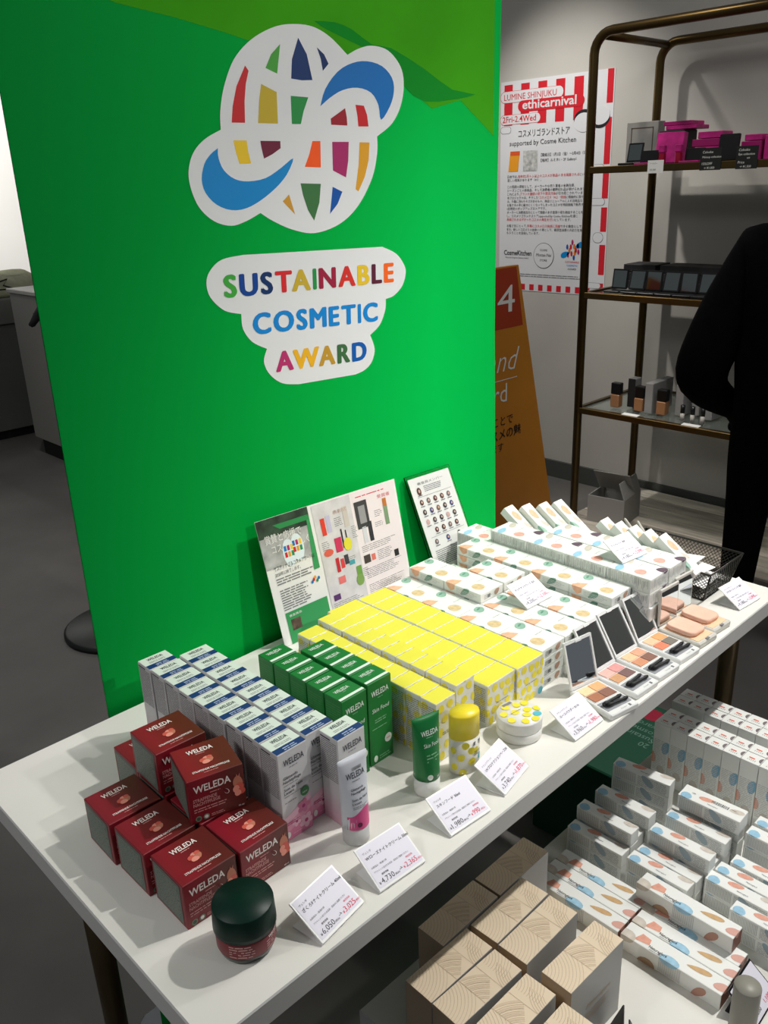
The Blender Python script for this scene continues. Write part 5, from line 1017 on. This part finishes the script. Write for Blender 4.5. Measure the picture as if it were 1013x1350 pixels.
# ------------------------------------------------------------------ people
SKIN = M('skin', (214, 168, 142), .55); HAIR = M('black_hair', (16, 14, 13), .5, noise=.3, scale=80)
def body(name, J, E, mats, root, loc, rz, label, levels=2):
    me = bpy.data.meshes.new(name); keys = list(J); me.from_pydata([J[k][0] for k in keys], [(keys.index(a), keys.index(b_)) for a, b_ in E], []); me.materials.append(mats)
    o = link(name, me, loc, rz); tag(o, label, 'person')
    sk = o.modifiers.new('skin', 'SKIN'); sk.use_smooth_shade = True
    for i, k in enumerate(keys): v = me.skin_vertices[0].data[i]; v.radius = J[k][1]; v.use_root = (k == root)
    sb = o.modifiers.new('sub', 'SUBSURF'); sb.levels = levels; sb.render_levels = levels
    return o
def person(loc, rz, h, coat, label, elbows, legs_spread=.10, bulk=1.):
    """figure faces -y in its own space; coat covers trunk and arms, trousers the legs"""
    s = h/1.70; q = lambda x, y, z: (x*s, y*s, z*s); k = bulk
    J = dict(pel=(q(0, 0, .90), (.19*s*k, .135*s*k)), wai=(q(0, 0, 1.08), (.175*s*k, .125*s*k)), che=(q(0, .0, 1.27), (.165*s*k, .12*s*k)), nek=(q(0, .01, 1.43), (.065*s, .065*s)), hd0=(q(0, -.005, 1.50), (.07*s, .08*s)), hd1=(q(0, -.015, 1.58), (.076*s, .092*s)), hd2=(q(0, -.01, 1.65), (.06*s, .075*s)))
    E = [('pel', 'wai'), ('wai', 'che'), ('che', 'nek'), ('nek', 'hd0'), ('hd0', 'hd1'), ('hd1', 'hd2')]
    for sd, n in ((-1, 'l'), (1, 'r')):
        ex, ey, ez, hx, hy, hz = elbows[0 if sd < 0 else 1]
        J.update({n+'sh': (q(sd*.165, .01, 1.335), (.078*s*k, .082*s*k)), n+'el': (q(ex, ey, ez), (.062*s*k*k, .066*s*k*k)), n+'wr': (q(hx, hy, hz), (.042*s, .042*s)), n+'ha': (q(hx*.98, hy-.06, hz-.05), (.022*s, .038*s)),
                  n+'hip': (q(sd*legs_spread, 0, .86), (.10*s, .105*s)), n+'kn': (q(sd*legs_spread*1.05, -.015, .48), (.072*s, .078*s)), n+'an': (q(sd*legs_spread*1.1, .02, .10), (.052*s, .056*s))})
        E += [('che', n+'sh'), (n+'sh', n+'el'), (n+'el', n+'wr'), (n+'wr', n+'ha'), ('pel', n+'hip'), (n+'hip', n+'kn'), (n+'kn', n+'an')]
        for fi in range(5):
            a = (fi-1.5)*.018 if fi < 4 else sd*-.035
            J[n+'f%d' % fi] = (q(hx*.98+a, hy-.10+(.03 if fi == 4 else 0), hz-.09), (.010, .010)); J[n+'g%d' % fi] = (q(hx*.98+a, hy-.12+(.03 if fi == 4 else 0), hz-.125+(.008*abs(fi-1.5) if fi < 4 else .03)), (.008, .008))
            E += [(n+'ha', n+'f%d' % fi), (n+'f%d' % fi, n+'g%d' % fi)]
    o = body('person', J, E, coat, 'pel', loc, rz, label)
    # face: skin front shell with nose, eyes, mouth; hair cap; shoes
    b = MB(); hc = Vector(q(0, -.018, 1.575)); rings = []
    for j in range(9):
        t = j/8; z = -.115+.215*t; wv = .074*math.sin(math.pi*(.18+.72*t))**.6; rings.append([(hc.x+wv*s*math.sin(a), hc.y-.088*s*math.cos(a)*math.sin(math.pi*(.2+.65*t))**.5-.006*s, hc.z+z*s) for a in [R(-95+190*i/16) for i in range(17)]])
    V = [p for r_ in rings for p in r_]; b.add(V, [(j*17+i, j*17+i+1, (j+1)*17+i+1, (j+1)*17+i) for j in range(8) for i in range(16)], SKIN, True)
    b.lathe([(.0, 0), (.014*s, .006*s), (.008*s, .03*s), (.002*s, .045*s)], SKIN, 10, (hc.x, hc.y-.094*s, hc.z-.035*s))
    for sx in (-1, 1): b.lathe([(.001, -.005*s), (.010*s, 0), (.001, .005*s)], BLACK, 10, (hc.x+sx*.032*s, hc.y-.086*s, hc.z+.008*s)); b.lathe([(.004*s, -.03*s), (.014*s, 0), (.006*s, .03*s)], SKIN, 8, (hc.x+sx*.08*s, hc.y+.01*s, hc.z-.01*s))
    b.box(hc.x-.022*s, hc.y-.092*s, hc.z-.068*s, hc.x+.022*s, hc.y-.086*s, hc.z-.060*s, M('lips', (178, 96, 92), .5), .002); part('face', b.mesh('face'), o)
    b = MB(); rings = []
    for z, rr, ym in ((1.455, .070, .03), (1.49, .090, .025), (1.53, .098, .018), (1.58, .101, .012), (1.63, .098, .006), (1.67, .086, .0), (1.70, .066, .0), (1.718, .040, 0), (1.726, .012, 0)):
        rings.append([(rr*.92*s*math.cos(a), (ym+max(-.035 if z < 1.63 else -1, rr*math.sin(a)))*s, z*s) for a in [2*math.pi*i/28 for i in range(28)]])
    b.loft(rings, HAIR); part('hair', b.mesh('hair'), o)
    for sd in (-1, 1):
        b = MB(); rings = []
        for y, wv, hv in ((.085, .030, .055), (.06, .042, .085), (.0, .044, .095), (-.06, .046, .065), (-.12, .050, .050), (-.165, .042, .040), (-.19, .018, .026)):
            rings.append([((sd*legs_spread*1.1+wv*math.cos(a))*s, y*s, max(.012, hv*(.5+.5*math.sin(a)))*s) for a in [2*math.pi*i/20 for i in range(20)]])
        b.loft(rings, M('shoe_navy', (32, 38, 66), .6)); sh = part('shoe', b.mesh('shoe'), o)
        b = MB(); b.loft([[((sd*legs_spread*1.1+.05*math.cos(a)*kx)*s, (-.05+.142*math.sin(a))*s, z) for a in [2*math.pi*i/24 for i in range(24)]] for z, kx in ((.0, .96), (.022, 1.))], M('shoe_sole_white', (190, 190, 186), .6)); part('sole', b.mesh('sole'), sh)
    return o
COAT = M('coat_black', (7, 7, 9), .95, spec=.1, noise=.3, scale=40); CLERK = M('clerk_black', (24, 24, 26), .8)
p1 = person((2.57, .945, 0), R(105), 1.52, COAT, 'person in a black coat and dark trousers standing at the rack', ((-.30, .05, 1.08, -.22, -.2, .95), (.305, .07, .93, .20, -.14, .80)), bulk=1.22)
person((1.69, 3.5, 0), R(225), 1.56, CLERK, 'shop clerk in black mostly hidden behind the green banner', ((-.20, .02, 1.08, -.12, -.14, 1.12), (.20, .02, 1.08, .10, -.12, 1.12)))

# two grey liner pens standing in the wire basket
for (x0, y0), tip in (((1.366, .705), (1.336, .762, .830)), ((1.392, .715), (1.383, .762, .811))):
    b0 = Vector((x0, y0, .7265)); d_ = Vector(tip)-b0; b = MB(); b.tube([(0, 0, 0), d_*.72, d_*.78, d_*.98, d_], [.0042, .0045, .0045, .0022, .0008], M('pen_grey', (196, 192, 184), .4), 12)
    o = link('liner_pen', b.mesh('liner_pen'), b0); tag(o, 'slim pale grey liner pen leaning in the wire basket', 'pen', 'liner pens in the basket')
